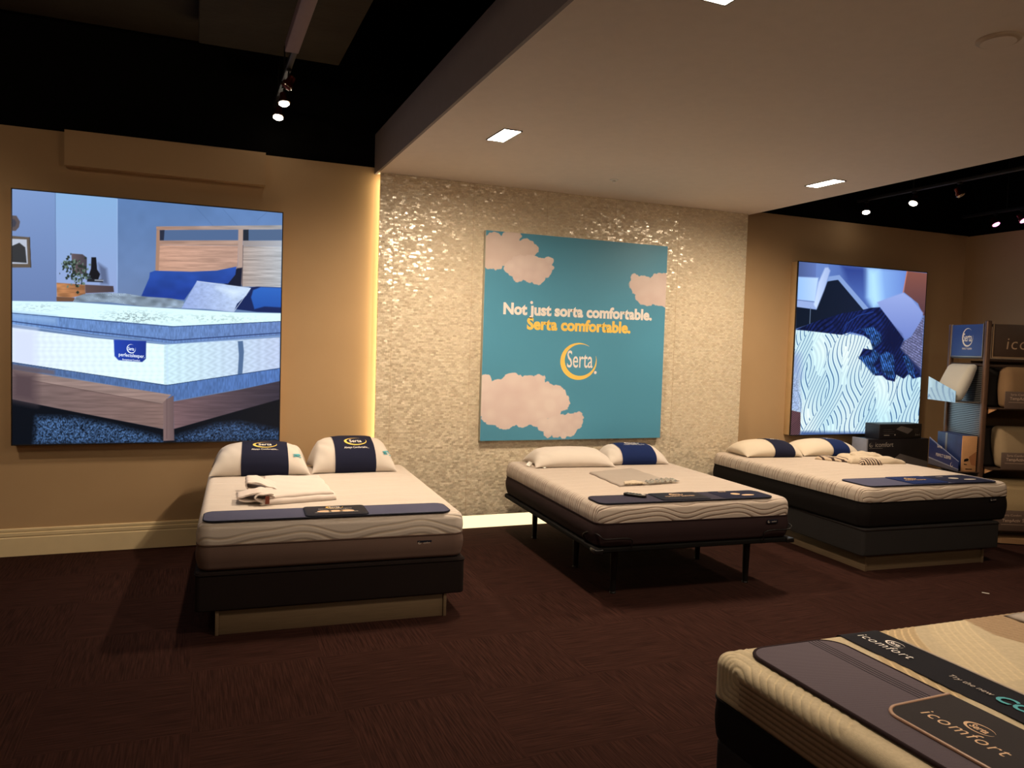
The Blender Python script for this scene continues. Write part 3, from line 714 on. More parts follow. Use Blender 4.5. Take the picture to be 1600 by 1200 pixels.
cloud(K([(1258, 478, 38), (1290, 530, 75), (1345, 500, 45), (1440, 500, 60), (1480, 520, 80), (1350, 600, 90), (1440, 600, 90), (1500, 640, 60), (1350, 650, 40), (1500, 480, 50)]), 121, (222, 206, 202), (212, 192, 188))
cloud(K([(90, 470, 50), (60, 560, 100), (190, 560, 100), (300, 520, 110), (420, 520, 90), (510, 470, 48), (560, 560, 80), (640, 590, 82), (680, 640, 70), (600, 680, 90), (450, 680, 130), (250, 680, 160), (110, 640, 120), (130, 740, 70), (240, 790, 65), (380, 760, 75), (500, 750, 80)], 500), 131, (232, 218, 214), (220, 200, 198))
cloud(K([(540, 810, 55), (620, 820, 75), (700, 800, 70), (750, 770, 45), (815, 750, 36), (800, 800, 50), (740, 850, 60), (650, 870, 50), (580, 880, 35), (700, 890, 32)], 500), 141)
M_poster = vcol('poster_print', .45, 0.0, .35).m
t = empty('poster_board', ((PW0+PW1)/2, PY, PZ0), 0, 'teal cloud poster with slogan in the middle of the mosaic wall', 'poster')
hw = (PW1-PW0)/2; ph_ = PZ1-PZ0
MB().box(-hw, hw, -.050, -.002, 0, ph_, .002).build('board', plain('poster_board_edge', (190, 190, 176), .7), t)
c.mesh('poster_print', -hw+.001, hw-.001, .001, ph_-.001, M_poster, t, -.0508)
HP = homog([(759.4, 359.4), (1043.6, 385.6), (1030.6, 684), (749.4, 687.6)], [(-hw, ph_), (hw, ph_), (hw, 0), (-hw, 0)])
def pm_(a, b):
    d = HP[2, 0]*a+HP[2, 1]*b+1; return (HP[0, 0]*a+HP[0, 1]*b+HP[0, 2])/d, (HP[1, 0]*a+HP[1, 1]*b+HP[1, 2])/d
def textline(s, a, b, mi, bold=.035, hgt=None):
    """fit a line of text between two drawing points"""
    P, Q = pm_(*a), pm_(*b); wdt = Q[0]-P[0]; v, f = text2d(s, 1, bold)
    xs2 = [p[0] for p in v]; w0 = max(xs2)-min(xs2); k = wdt/w0; ky = hgt if hgt else k
    return ([(P[0]+(p[0]-min(xs2))*k, P[1]+(Q[1]-P[1])*((p[0]-min(xs2))/w0)+p[1]*ky) for p in v], f), mi
pmap = lambda x, y: (x, -.0518, y)
l1 = textline('Not \u0237ust sorta comfortable.', (786, 489.5), (1018, 500.5), 0, .045)
l2 = textline('Serta comfortable.', (822.5, 513.5), (984.5, 520.5), 1, .045)
dj = shift(([(.0135*math.cos(k*PI/8), .0135*math.sin(k*PI/8)) for k in range(16)], [list(range(16))]), *pm_(830.3, 472.6))
lettering('slogan_lettering', [l1, (dj, 0)], pmap, [M_tx_white], t); lettering('second_line_lettering', [l2], pmap, [M_tx_yellow, M_tx_yellow], t)
P = pm_(903.5, 564.5)
crs = shift(crescent(.181, .165, .26, 60, 56, 322), P[0], P[1]); lt = text2d('Serta', .215, .006, .58)
P2 = pm_(905, 574)
lettering('logo', [(crs, 1), (shift(lt, P2[0], P2[1]), 0), (shift(([(.014*math.cos(k*PI/6), .014*math.sin(k*PI/6)) for k in range(12)], [list(range(12))]), *pm_(929.5, 582)), 0)], pmap, [M_tx_white, M_tx_yellow], t)

# ================================================================== BEDS
class Bed:
    def __init__(s, cx, cy, rot): s.cx, s.cy, s.rot = cx, cy, rot
    def w(s, u, v, z=0):
        c_, s_ = math.cos(s.rot), math.sin(s.rot); return (s.cx+u*c_-v*s_, s.cy+u*s_+v*c_, z)
B1, B2, B3 = Bed(.747, -2.04, -.05), Bed(3.05, -2.18, -.057), Bed(5.21, -2.157, -.068)

def slab(w_, l_, z0, z1, rc, rtop, rbot, bulge=0.0, n=10, z0l=0):
    """mattress-like rounded box (front edge on y=0, extends to y=l_); rings of a rounded rectangle"""
    prof = []
    for k in range(7): a = PI/2*k/6; prof.append((rbot*(1-math.sin(a)), z0+rbot*(1-math.cos(a))))
    zs_ = z0+rbot; ze = z1-rtop
    for k in range(1, 6): t = k/6; prof.append((-bulge*math.sin(PI*t), zs_+(ze-zs_)*t))
    for k in range(9): a = PI/2*k/8; prof.append((rtop*(1-math.cos(a)), z1-rtop+rtop*math.sin(a)))
    vs = []; fs = []; N = None
    for ins, z in prof:
        r = max(rc-ins, .004); P = rrect(w_-2*ins, l_-2*ins, r, n, 0, l_/2); N = len(P)
        vs += [(x, y, z) for x, y in P]
    for i in range(len(prof)-1):
        for k in range(N): fs.append([i*N+k, i*N+(k+1) % N, (i+1)*N+(k+1) % N, (i+1)*N+k])
    fs += [list(range(N))[::-1], [(len(prof)-1)*N+k for k in range(N)]]
    return MB().add(vs, fs, 0, True)

def plinth(B, w_, y0, y1, h, label):
    t = empty('bed_platform', B.w(0, y0), B.rot, label, 'bed platform', 'beige laminate bed platforms')
    L_ = y1-y0; e = .018
    MB().box(-w_/2+e, w_/2-e, .012, .03, 0, h, .001).build('front_panel', M_lam, t)
    MB().box(-w_/2+e, w_/2-e, L_-.02, L_, 0, h, .001).build('rear_panel', M_lam, t)
    for s in (-1, 1):
        a, b = sorted((s*w_/2, s*(w_/2-e))); MB().box(a, b, 0, L_, 0, h, .0015).build('side_panel', M_lam, t)
    for v in (.33, .66): MB().box(-w_/2+e, w_/2-e, L_*v-.01, L_*v+.01, 0, h-.002).build('cross_brace', M_lam, t)
    return t
def box_spring(B, w_, L_, z0, z1, mat, label, v0=0.0, yshift=None):
    t = empty('box_spring', B.w(0, v0, z0), B.rot, label, 'box spring', 'box springs under the mattresses')
    h = z1-z0
    slab(w_, L_, 0, h, .03, .012, .010, 0).build('cover', mat, t)
    P = rrect(w_+.004, L_+.004, .032, 8, 0, L_/2); P.append(P[0])
    MB().tube([(x, y, h-.014) for x, y in P], .004, 6, cap=False).build('piping', M_dark, t)
    return t
def side_label(t, u, z, mat_bg, w_=.085, h=.026, yv=-.006):
    lb = MB().box(u-w_/2, u+w_/2, yv, yv+.004, z-h/2, z+h/2, .0015).build('brand_label', mat_bg, t)
    its = [(shift(text2d('comfort', .015, .006, .8), u+.012, z-.005), 0), (shift(crescent(.009, .008, .4, 20), u-w_/2+.014, z), 0), (shift(text2d('Serta', .008, .01, .6), u-w_/2+.014, z-.003), 0)]
    lettering('label_print', its, lambda a, b: (a, yv-.0006, b), [M_tx_grey], lb)
    return lb
def mattress(B, w_, L_, z0, zs_, zt, mats, label, cols, bulge=.01, tilt=0, v0=0):
    t = empty('mattress', B.w(0, v0, z0), B.rot, label, 'mattress')
    a, b = zs_-z0, zt-z0
    slab(w_-.006, L_-.006, 0, a+.004, .07, .003, .03, bulge).build('side_border', mats[1], t, loc=(0, .003, 0))
    q = quilt('quilt_'+str(len(bpy.data.materials)), b, **cols)
    slab(w_, L_, a, b, .075, .045, .008, .004).build('quilted_top', q, t)
    P = rrect(w_+.001, L_+.001, .075, 10, 0, L_/2); P.append(P[0])
    MB().tube([(x, y, a+.001) for x, y in P], .0035, 6, cap=False).build('seam_piping', mats[2], t)
    return t

def pillow(t, a, b, thick, mat, band=None, bandmat=None, seed=0, ear=.10, pw=(3.2, 2.4), mint=.55, name='pillow_body', wr=.006, tilt=0.0):
    """soft pillow of half-sizes a,b lying on z=0; band=(p0,p1) in -1..1"""
    r = np.random.default_rng(seed); ph = r.uniform(0, 6, 8)
    def S(p, q, side, off=0.0):
        p = np.asarray(p, float); q = np.asarray(q, float)
        X_ = a*p*(1-ear*(1-q*q)*.55*np.abs(p)**2); Y_ = b*q*(1-ear*1.5*(1-p*p*.15)*np.abs(q)**2*(1-np.abs(p)**6)*.35)
        H = thick*np.clip((1-np.abs(p)**pw[0])*(1-np.abs(q)**pw[1]), 0, 1)**mint
        wrk = wr*(np.sin(p*9+ph[0]+q*3)*np.sin(q*7+ph[1])+.6*np.sin(p*21+ph[2]+q*9))*np.clip(H/thick*1.5, 0, 1)*(np.abs(p)**1.5)
        mid = .34*thick*(1-.9*np.abs(p*q)**3)
        if side > 0: Z = mid+.64*H+wrk+off+tilt*(Y_+b)*np.clip(H/thick*1.6, 0, 1)
        else: Z = np.maximum(mid-.60*H, 0.0012)-off
        return X_, Y_, Z
    nu, nv = 61, 41
    p, q = np.meshgrid(np.sin(np.linspace(-1, 1, nu)*PI/2), np.sin(np.linspace(-1, 1, nv)*PI/2), indexing='ij')
    V = [np.stack(S(p, q, s), -1).reshape(-1, 3) for s in (1, -1)]
    F = [gridfaces(nu, nv), gridfaces(nu, nv, nu*nv, True)]
    o = np_mesh(name, np.vstack(V), np.vstack(F), mat, t)
    bm = bmesh.new(); bm.from_mesh(o.data); bmesh.ops.remove_doubles(bm, verts=bm.verts, dist=.0004); bm.to_mesh(o.data); bm.free()
    if band:
        p0, p1 = band; nb = 26; kk = 40
        qs = np.sin(np.linspace(-.985, .985, kk)*PI/2); ps = np.linspace(p0, p1, nb); P_, Q_ = np.meshgrid(ps, qs, indexing='ij')
        x1, y1, z1 = S(P_, Q_, 1); x2, y2, z2 = S(P_, Q_, -1)
        g = .005
        top = np.stack([x1, y1+g*np.sign(Q_)*np.abs(Q_)**2, z1+g], -1); bot = np.stack([x2, y2+g*np.sign(Q_)*np.abs(Q_)**2, np.maximum(z2-g, .0006)], -1)
        ring = np.concatenate([top, bot[:, ::-1]], 1); m_ = ring.shape[1]
        Vb = ring.reshape(-1, 3); i, j = np.meshgrid(np.arange(nb-1), np.arange(m_), indexing='ij'); A = i*m_+j; Bq = i*m_+(j+1) % m_
        bo = np_mesh('paper_band', Vb, np.stack([A, A+m_, Bq+m_, Bq], -1).reshape(-1, 4), bandmat, t)
    def onsurf(x, y, off=.0068):
        p_ = min(max(x/a, -.97), .97); q_ = min(max(y/b, -.97), .97)
        X_, Y_, Z_ = S(p_, q_, 1); return (float(X_), float(Y_)-off*.6, float(Z_)+off)
    return onsurf

def drape(quad, base_z, thick, amp, seed, nu=60, nv=40, edge=.04, ripple=None):
    """closed soft sheet over a quadrilateral (u,v corners), flat underside on base_z"""
    r = np.random.default_rng(seed); ph = r.uniform(0, 6.3, (8, 2)); fr = r.uniform(3, 16, (8, 2)); am = r.uniform(.3, 1, 8)
    u, v = np.meshgrid(np.linspace(0, 1, nu), np.linspace(0, 1, nv), indexing='ij')
    q = np.array(quad, float)
    P = ((1-u)*(1-v))[..., None]*q[0]+(u*(1-v))[..., None]*q[1]+(u*v)[..., None]*q[2]+((1-u)*v)[..., None]*q[3]
    d = np.minimum(np.minimum(u, 1-u), np.minimum(v, 1-v)); e = np.sqrt(np.clip(d/edge, 0, 1)*(2-np.clip(d/edge, 0, 1)))
    nz = sum(am[k]*np.sin(u*fr[k, 0]+v*fr[k, 1]*.7+ph[k, 0])*np.sin(v*fr[k, 1]+ph[k, 1]) for k in range(8))/4
    jig = np.sin(u*23+seed)*.004+np.sin(v*19+seed)*.004
    P = P+(jig*(1-np.clip(d/.1, 0, 1)))[..., None]
    Z = base_z+thick*e*(.75+.25*e)+amp*nz*e
    if ripple is not None: Z = Z+ripple(u, v)*e
    Z = np.maximum(Z, base_z+.0006)
    T = np.dstack([P, Z]); Bt = np.dstack([P, np.full(Z.shape, base_z+.0003)])
    return np.vstack([T.reshape(-1, 3), Bt.reshape(-1, 3)]), np.vstack([gridfaces(nu, nv), gridfaces(nu, nv, nu*nv, True)])
def drape_obj(name, mat, parent, *a, **k):
    V, F = drape(*a, **k); o = np_mesh(name, V, F, mat, parent)
    bm = bmesh.new(); bm.from_mesh(o.data); bmesh.ops.remove_doubles(bm, verts=bm.verts, dist=.0005); bmesh.ops.recalc_face_normals(bm, faces=bm.faces); bm.to_mesh(o.data); bm.free()
    return o
def ribbon(path, width, th, axis=(0, 1, 0), n=8):
    """cloth fold: a thick strip following path (in x,z), extruded along axis; jittered width"""
    P = [Vector(p) for p in path]; vs = []; fs = []; ax = Vector(axis); m_ = len(P)
    for i, p in enumerate(P):
        t = (P[min(i+1, m_-1)]-P[max(i-1, 0)]).normalized(); nn = t.cross(ax).normalized()
        for k in range(n+1):
            s_ = (k/n-.5)*width*(1+.05*math.sin(i*1.3)); off = .003*math.sin(k*1.7+i)
            vs += [p+ax*s_+nn*(th/2+off), p+ax*s_-nn*(th/2-off)]
    W_ = 2*(n+1)
    for i in range(m_-1):
        for k in range(n):
            a = i*W_+2*k
            fs += [[a, a+2, a+W_+2, a+W_], [a+1, a+W_+1, a+W_+3, a+3]]
        fs += [[i*W_, i*W_+W_, i*W_+W_+1, i*W_+1], [i*W_+2*n, i*W_+2*n+1, i*W_+W_+2*n+1, i*W_+W_+2*n]]
    for b in (0, (m_-1)*W_):
        for k in range(n): fs.append([b+2*k, b+2*k+1, b+2*k+3, b+2*k+2])
    return MB().add(vs, fs, 0, True)
def smoothpath(pts, n=5):
    out = []; P = [np.array(p, float) for p in pts]
    for i in range(len(P)-1):
        p0 = P[max(i-1, 0)]; p1 = P[i]; p2 = P[i+1]; p3 = P[min(i+2, len(P)-1)]
        for k in range(n):
            t = k/n; out.append(tuple(.5*((2*p1)+(-p0+p2)*t+(2*p0-5*p1+4*p2-p3)*t*t+(-p0+3*p1-3*p2+p3)*t**3)))
    out.append(tuple(P[-1])); return out
def foot_pad(B, u0, u1, v0, v1, zt, mat, label, rot=0.0, rc=.06):
    cu, cv = (u0+u1)/2, (v0+v1)/2
    t = empty('foot_protector', B.w(cu, cv, zt), B.rot+rot, label, 'bed foot pad')
    P = rrect(u1-u0, v1-v0, rc, 8)
    plate(P, .0005, .009, .004).build('pad', mat, t)
    Q = rrect(u1-u0-.006, v1-v0-.006, rc-.002, 8); Q.append(Q[0])
    MB().tube([(x, y, .0055) for x, y in Q], .0045, 6, cap=False).build('bound_edge', M_ink, t)
    return t

# ---------------------------------------------------------------- bed 1 (left)
Z1T = .612
plinth(B1, 1.27, .015, 1.80, .136, 'beige laminate platform under the left bed')
box_spring(B1, 1.475, 1.87, .137, .348, M_dark, 'dark brown box spring of the left bed, on a beige platform')
m1 = mattress(B1, 1.465, 1.87, .350, .490, Z1T, (None, M_taupe, M_taupe), 'cream-topped mattress with taupe sides on the left bed',
    dict(cream=(212, 202, 192), line=(206, 184, 152), lam=.66, amp=.026, pitch=.040, topline=.15, dark=.6, ph=.8, gap=.8))
side_label(m1, .49, .098, M_ink)
# pillows with navy bands
def serta_band(t, onsurf, x0, y0, s, gold=True, sub='Always Comfortable...'):
    its = [(shift(crescent(.085*s, .055*s, .24, 40), x0, y0), 1), (shift(text2d('Serta', .062*s, .012, .72), x0, y0-.018*s), 0), (shift(text2d(sub, .026*s, .004, .8), x0, y0-.085*s), 0)]
    lettering('band_logo', its, onsurf, [M_tx_white, M_tx_yellow if gold else M_tx_white], t)
def blue_mark(t, onsurf, x0, y0):
    v = []; f = []
    for k in range(3):
        a = k*.012; v += [(x0-.035+a, y0-.02), (x0-.02+a, y0-.022), (x0+.03+a*.5, y0+.012+a*.3), (x0+.02+a*.3, y0+.015+a*.3)]; f.append([4*k+i for i in range(4)])
    v += [(x0-.03, y0-.028), (x0+.04, y0-.002), (x0+.043, y0-.008), (x0-.026, y0-.035)]; f.append([12, 13, 14, 15])
    lettering('printed_mark', [((v, f), 0)], onsurf, [M_tx_teal], t)
t = empty('pillow', B1.w(-.375, 1.62, Z1T), B1.rot-.02, 'white pillow with navy logo band, left of the two on the left bed', 'pillow', 'white pillows with navy bands on the left bed')
on = pillow(t, .345, .215, .175, M_pillow, (-.38, .56), M_navy, 3, ear=.2, pw=(3.0, 2.3), mint=.52, tilt=.16)
serta_band(t, on, .03, -.03, 1.0); blue_mark(t, on, .26, -.12)
t = empty('pillow', B1.w(.288, 1.66, Z1T), B1.rot+.03, 'white pillow with navy logo band, right of the two on the left bed', 'pillow', 'white pillows with navy bands on the left bed')
on = pillow(t, .315, .205, .185, M_pillow, (-.46, .50), M_navy, 8, ear=.16, pw=(3.0, 2.3), mint=.52, tilt=.24)
serta_band(t, on, .02, -.05, 1.0); blue_mark(t, on, .25, -.12)
# folded ivory cover
t = empty('folded_blanket', B1.w(-.20, .80, Z1T+.003), B1.rot, 'folded ivory cover with a brown tag, lying on the left bed', 'folded blanket')
drape_obj('lower_fold', M_cloth, t, [(-.20, -.40), (.25, -.30), (.22, .36), (-.19, .40)], 0, .028, .003, 11, edge=.03)
drape_obj('upper_fold', M_cloth, t, [(-.17, -.37), (.235, -.26), (.20, .34), (-.17, .39)], .026, .022, .008, 15, edge=.05)
pth = smoothpath([(-.13, -.27, .004), (-.24, -.27, .006), (-.315, -.27, .014), (-.325, -.27, .03), (-.26, -.27, .045), (-.20, -.27, .055), (-.12, -.27, .03)])
pth = [(a, b_, c_+.010) for a, b_, c_ in pth]
ribbon(pth, .17, .009).build('front_loop', M_cloth, t)
pth = smoothpath([(-.14, -.02, .02), (-.21, -.02, .03), (-.275, -.02, .055), (-.27, -.02, .09), (-.21, -.02, .085), (-.15, -.02, .062), (-.10, -.02, .046)])
ribbon(pth, .26, .008).build('back_loop', M_cloth, t)
pth = smoothpath([(-.19, -.30, .02), (-.235, -.30, .04), (-.20, -.30, .064), (-.13, -.30, .06)])
ribbon(pth, .20, .007).build('middle_loop', M_cloth, t)
MB().box(-.012, .012, -.002, .002, -.03, .02, .001, M=Matrix.Translation((-.165, -.405, .036))@Matrix.Rotation(.25, 4, 'X')).build('leather_tag', M_tag, t)
# foot protector and its card
fp = foot_pad(B1, -.705, .655, .012, .262, Z1T, M_slate, 'slate blue foot pad with a dark logo card across the left bed', 0.0)
cd = plate(rrect(.34, .235, .022, 6, .025, .0), .0095, .0165, .003).build('logo_card', M_ink, fp)
Q = rrect(.34, .235, .022, 6, .025, 0); Q.append(Q[0]); MB().tube([(x, y, .012) for x, y in Q], .0045, 6, cap=False).build('card_rim', M_ink, cd)
cm = lambda x, y: (x+.025, y, .0172)
its = [(shift(crescent(.05, .034, .28, 40), 0, .073), 1), (shift(text2d('Serta', .042, .012, .72), 0, .062), 0), (shift(text2d("America's best-selling mattress", .019, .004, .8), 0, .028), 0)]
its.append((([(-.12, -.055), (.12, -.05), (.12, -.053), (-.12, -.058)], [[0, 1, 2, 3]]), 0))
pk = []
for k in range(3):
    a0 = -.065+k*.062; pk.append((([(a0+.042*math.cos(j*PI/8), -.035+.026*math.sin(j*PI/8)*(1.3 if j < 8 else .5)) for j in range(16)], [list(range(16))]), 2))
lettering('card_print', its+pk, cm, [M_tx_white, M_tx_gold, M_tx_tan], cd)

# ---------------------------------------------------------------- bed 2 (middle, adjustable base)
Z2T = .622
t = empty('adjustable_bed_base', B2.w(0, 0, 0), B2.rot, 'black adjustable steel bed base on legs under the middle bed', 'bed base')
slab(1.47, 1.84, .322, .352, .05, .008, .008, 0).build('deck', plain('matte_black_deck', (14, 13, 13), .85, spec=.15), t, loc=(0, 0, 0))
mb = MB(); 
for s in (-1, 1): mb.box(s*.58-.02, s*.58+.02, .10, 1.74, .292, .325, .003)
for v in (.14, .90, 1.68): mb.box(-.60, .60, v-.02, v+.02, .290, .323, .003)
mb.build('under_frame', M_blackmetal, t)
MB().box(-.22, .22, .95, 1.25, .235, .29, .01).build('motor_box', M_blackpl, t)
def leg(u, v, h=.322):
    l = MB().tube([(0, 0, h-.03), (0, 0, .006)], [.026, .019], 16); l.lathe([(.030, h-.034), (.030, h-.028)], 16); l.lathe([(.022, 0), (.022, .008), (.018, .012)], 16)
    return l.build('leg', M_blackmetal, t, loc=(u, v, 0))
for u, v in ((-.51, .19), (.51, .19), (-.51, .80), (.51, .80), (-.51, 1.66), (.51, 1.66)): leg(u, v)
for s in (-1, 1):
    a = s*.715
    pth = smoothpath([(a, .19, .345), (a+s*.02, .19, .40), (a+s*.012, .10, .437), (a, -.005, .437), (a-s*.03, -.02, .415), (a-s*.16, -.022, .415), (a-s*.22, -.02, .40), (a-s*.22, -.01, .345)], 6)
    MB().tube(pth, .0045, 8).build('mattress_retainer', M_blackmetal, t)
for s in (-1, 1): MB().box(s*.715-.03, s*.715+.03, -.015, .07, .318, .350, .008).build('corner_plate', M_blackpl, t)
m2 = mattress(B2, 1.45, 1.85, .353, .504, Z2T, (None, M_brownside, M_brownside), 'mattress with brown wave lines and plum sides on the middle adjustable bed',
    dict(cream=(200, 188, 177), line=(118, 88, 66), lam=.60, amp=.024, pitch=.030, topline=.12, dark=1.0, ph=2.4, gap=.70), bulge=.012)
side_label(m2, .555, .120, M_ink, yv=-.018)
t = empty('pillow', B2.w(.355, 1.66, Z2T), B2.rot-.03, 'white pillow with a navy band, on the middle bed behind the plain pillow', 'pillow')
on = pillow(t, .28, .18, .145, M_pillow, (-.55, .58), M_navyb, 21, ear=.12, tilt=.08)
serta_band(t, on, .01, .02, .8, gold=False, sub='PERFECT SLEEPER PILLOW')
t = empty('pillow', B2.w(-.255, 1.60, Z2T), B2.rot-.05, 'plain white pillow with loose tags, on the middle bed', 'pillow')
on = pillow(t, .345, .19, .135, M_pillow, None, None, 25, ear=.14, tilt=.06)
for k, (a, b, rz, ln) in enumerate(((-.36, -.07, -.5, .075), (-.31, -.14, .2, .06), (-.27, -.16, .6, .05))):
    g = MB().box(-.016, .016, -ln/2, ln/2, 0, .0012); o = g.build('care_tag', M_white, t); o.location = (a, b, .02-.004*k); o.rotation_euler = (.3, .35-.3*k, rz)
# grey cloth in a clear sleeve
t = empty('folded_cloth', B2.w(-.02, .92, Z2T), B2.rot, 'flat grey folded cloth lying on the middle bed', 'folded cloth')
drape_obj('cloth_sheet', M_greycloth, t, [(-.27, -.34), (.20, -.27), (.19, .37), (-.245, .24)], 0, .014, .0025, 31, edge=.02)
drape_obj('turned_corner', M_beigecloth, t, [(-.23, -.335), (-.05, -.33), (-.09, -.22), (-.20, -.26)], .014, .012, .005, 33, 30, 20, edge=.15)
pl = Mat('clear_plastic_sleeve', (240, 235, 225), .12, spec=.8); pl.b.inputs['Transmission Weight'].default_value = .85; pl.b.inputs['IOR'].default_value = 1.35
drape_obj('plastic_edge', pl.m, t, [(-.03, -.33), (.26, -.27), (.25, -.19), (-.02, -.24)], .014, .012, .008, 35, 50, 16, edge=.2, ripple=lambda u, v: .008*np.sin(u*38))
fp = foot_pad(B2, -.70, .60, .02, .262, Z2T, M_slate2, 'dark slate foot pad with navy logo card across the middle bed', 0)
cd = plate(rrect(.36, .225, .022, 6, -.02, .004), .0095, .0145, .0025).build('logo_card', M_ink, fp)
its = [(shift(crescent(.05, .034, .26, 40), 0, .045), 0), (shift(text2d('Serta', .042, .012, .72), 0, .034), 0), (shift(text2d('PERFECT SLEEPER', .030, .008, .95), 0, -.022), 0)]
lettering('card_print', its, lambda x, y: (x-.02, y+.004, .0152), [M_tx_tan], cd)
pk = plate(rrect(.37, .236, .03, 6, .445, 0), .0092, .0112, .001).build('end_pocket', M_navy, fp)
its = [(([(.35+.10*k*0+.030*math.cos(j*PI/8)*1.1, .01+.03*math.sin(j*PI/8)) for j in range(16)] if k == 0 else [(.42+.05*math.cos(j*PI/8), -.035+.020*math.sin(j*PI/8)) for j in range(16)], [list(range(16))]), 0) for k in range(2)]
its += [(shift(text2d('cool', .035, .01), .30, .085), 0)]
lettering('pocket_print', its, lambda x, y: (x+.07, y, .0118), [M_tx_tan], pk)
t = empty('remote_control', B2.w(-.372, .195, Z2T+.0102), B2.rot-.85, 'small black remote control lying on the foot pad of the middle bed', 'remote control')
plate(rrect(.155, .046, .018, 6), 0, .018, .006).build('case', M_blackpl, t)
mb = MB()
for i in range(5):
    for j in (-1, 1): mb.lathe([(.005, .0178), (.005, .0195), (.003, .020)], 12, M=Matrix.Translation((-.055+i*.022, j*.009, 0)))
mb.build('buttons', M_darkgrey, t)
plate(rrect(.022, .026, .004, 3, .058, 0), .0178, .0186, .0004).build('display', M_tx_grey, t)

# ---------------------------------------------------------------- bed 3 (right)
Z3T = .638
plinth(B3, 1.16, .057, 1.80, .130, 'beige laminate platform under the right bed')
box_spring(B3, 1.33, 1.88, .131, .337, M_dark2, 'charcoal box spring of the right bed, on a beige platform', .0)
m3 = mattress(Bed(5.265, -2.150, -.042), 1.475, 1.93, .339, .527, Z3T, (None, M_blackside, M_blackside), 'mattress with wave lines and black sides on the right bed',
    dict(cream=(202, 189, 176), line=(120, 92, 70), lam=.60, amp=.026, pitch=.031, topline=.10, dark=.9, ph=1.5, gap=.72), bulge=.012)
side_label(m3, .53, .172, M_ink, w_=.07, h=.02, yv=-.018)
t = empty('pillow', B3.w(-.32, 1.68, Z3T), B3.rot-.05, 'rounded cream pillow with a dark navy band, left of the two on the right bed', 'pillow')
on = pillow(t, .295, .19, .15, M_pillow2, (-.05, .68), M_navy, 41, ear=-.12, pw=(2.4, 2.2), mint=.5, wr=.002)
serta_band(t, on, .10, .03, .75, gold=False, sub='PERFECT SLEEPER')
t = empty('pillow', B3.w(.33, 1.69, Z3T), B3.rot-.05, 'rounded cream pillow with a bright navy band, right of the two on the right bed', 'pillow')
on = pillow(t, .31, .19, .15, M_pillow2, (.0, .60), M_navyb, 45, ear=-.10, pw=(2.4, 2.2), mint=.5, wr=.002)
serta_band(t, on, .09, .03, .75, gold=False, sub='PERFECT SLEEPER')
t = empty('crumpled_blanket', B3.w(.33, 1.15, Z3T), B3.rot, 'crumpled beige blanket with dark striped lining, lying on the right bed', 'blanket')
drape_obj('beige_layer', M_beigecloth, t, [(-.20, -.10), (.36, -.17), (.34, .14), (-.05, .26)], 0, .045, .018, 51, 80, 50, edge=.12, ripple=lambda u, v: .010*np.sin(u*9+v*14))
drape_obj('raised_fold', M_beigecloth, t, [(-.02, .02), (.24, .0), (.25, .16), (.02, .18)], .040, .035, .014, 53, 60, 30, edge=.3)
sm = Mat('brown_striped_lining', (90, 62, 52), .8); co, x, y, z = sm.coord(); sm.base(sm.mix(xgt(xfract((x+y*.4)*38), .5), (60, 42, 40), (204, 186, 164)))
drape_obj('striped_lining', sm.m, t, [(-.14, -.17), (.08, -.19), (.10, -.07), (-.10, -.04)], 0, .05, .010, 55, 60, 24, edge=.3)
drape_obj('loose_end', sm.m, t, [(-.34, .20), (-.16, -.03), (-.06, .03), (-.22, .29)], 0, .032, .014, 57, 40, 30, edge=.2)
fp = foot_pad(B3, -.62, .675, .03, .345, Z3T, M_slate, 'slate blue foot pad with navy card across the right bed', .02)
cd = plate(rrect(.36, .29, .022, 6, -.03, .004), .0095, .0145, .0025).build('logo_card', M_navyb, fp)
its = [(shift(crescent(.05, .034, .26, 40), 0, .045), 0), (shift(text2d('Serta', .042, .012, .72), 0, .034), 0), (shift(text2d('PERFECT SLEEPER', .030, .008, .9), 0, -.022), 0)]
lettering('card_print', its, lambda x, y: (x-.05, y+.004, .0152), [M_tx_gold], cd)
pk = plate(rrect(.42, .306, .03, 6, .39, 0), .0092, .0112, .001).build('end_pocket', M_navy, fp)
its = [(([(.30+.045*math.cos(j*PI/8), .02+.03*math.sin(j*PI/8)) for j in range(16)] if k == 0 else [(.40+.06*math.cos(j*PI/8), -.045+.022*math.sin(j*PI/8)) for j in range(16)], [list(range(16))]), 0) for k in range(2)]
its += [(shift(text2d('cool', .04, .01), .24, .09), 0)]
lettering('pocket_print', its, lambda x, y: (x+.07, y, .0118), [M_tx_grey], pk)

# ---------------------------------------------------------------- bed 4 (nearest, foot towards the left)
F4 = (1.56, -4.39); R4 = -.02; L4_, W4 = 1.95, 1.47; Z4S, Z4T, Z4B = .530, .668, .398
def w4(u, v, z=0): return (F4[0]+u*math.cos(R4)-v*math.sin(R4), F4[1]+u*math.sin(R4)+v*math.cos(R4), z)
t = empty('box_spring', w4(-.055, 0, .16), R4, 'dark grey box spring of the nearest bed, cut by the bottom edge of the photo', 'box spring', 'box springs under the mattresses')
def side4(w_, l_, z0, z1, rc, a, b, bul):   # slab in this bed's frame: x 0..L, y -W..0
    mb = slab(w_, l_, z0, z1, rc, a, b, bul); mb.v = [(x+w_/2, y-l_, z) for x, y, z in mb.v]; return mb
side4(L4_-.02, W4-.02, 0, .236, .03, .012, .01, 0).build('cover', M_dark2, t, loc=(.014, -.012, 0))
t = empty('bed_platform', w4(.1, -.1, 0), R4, 'beige laminate platform under the nearest bed', 'bed platform', 'beige laminate bed platforms')
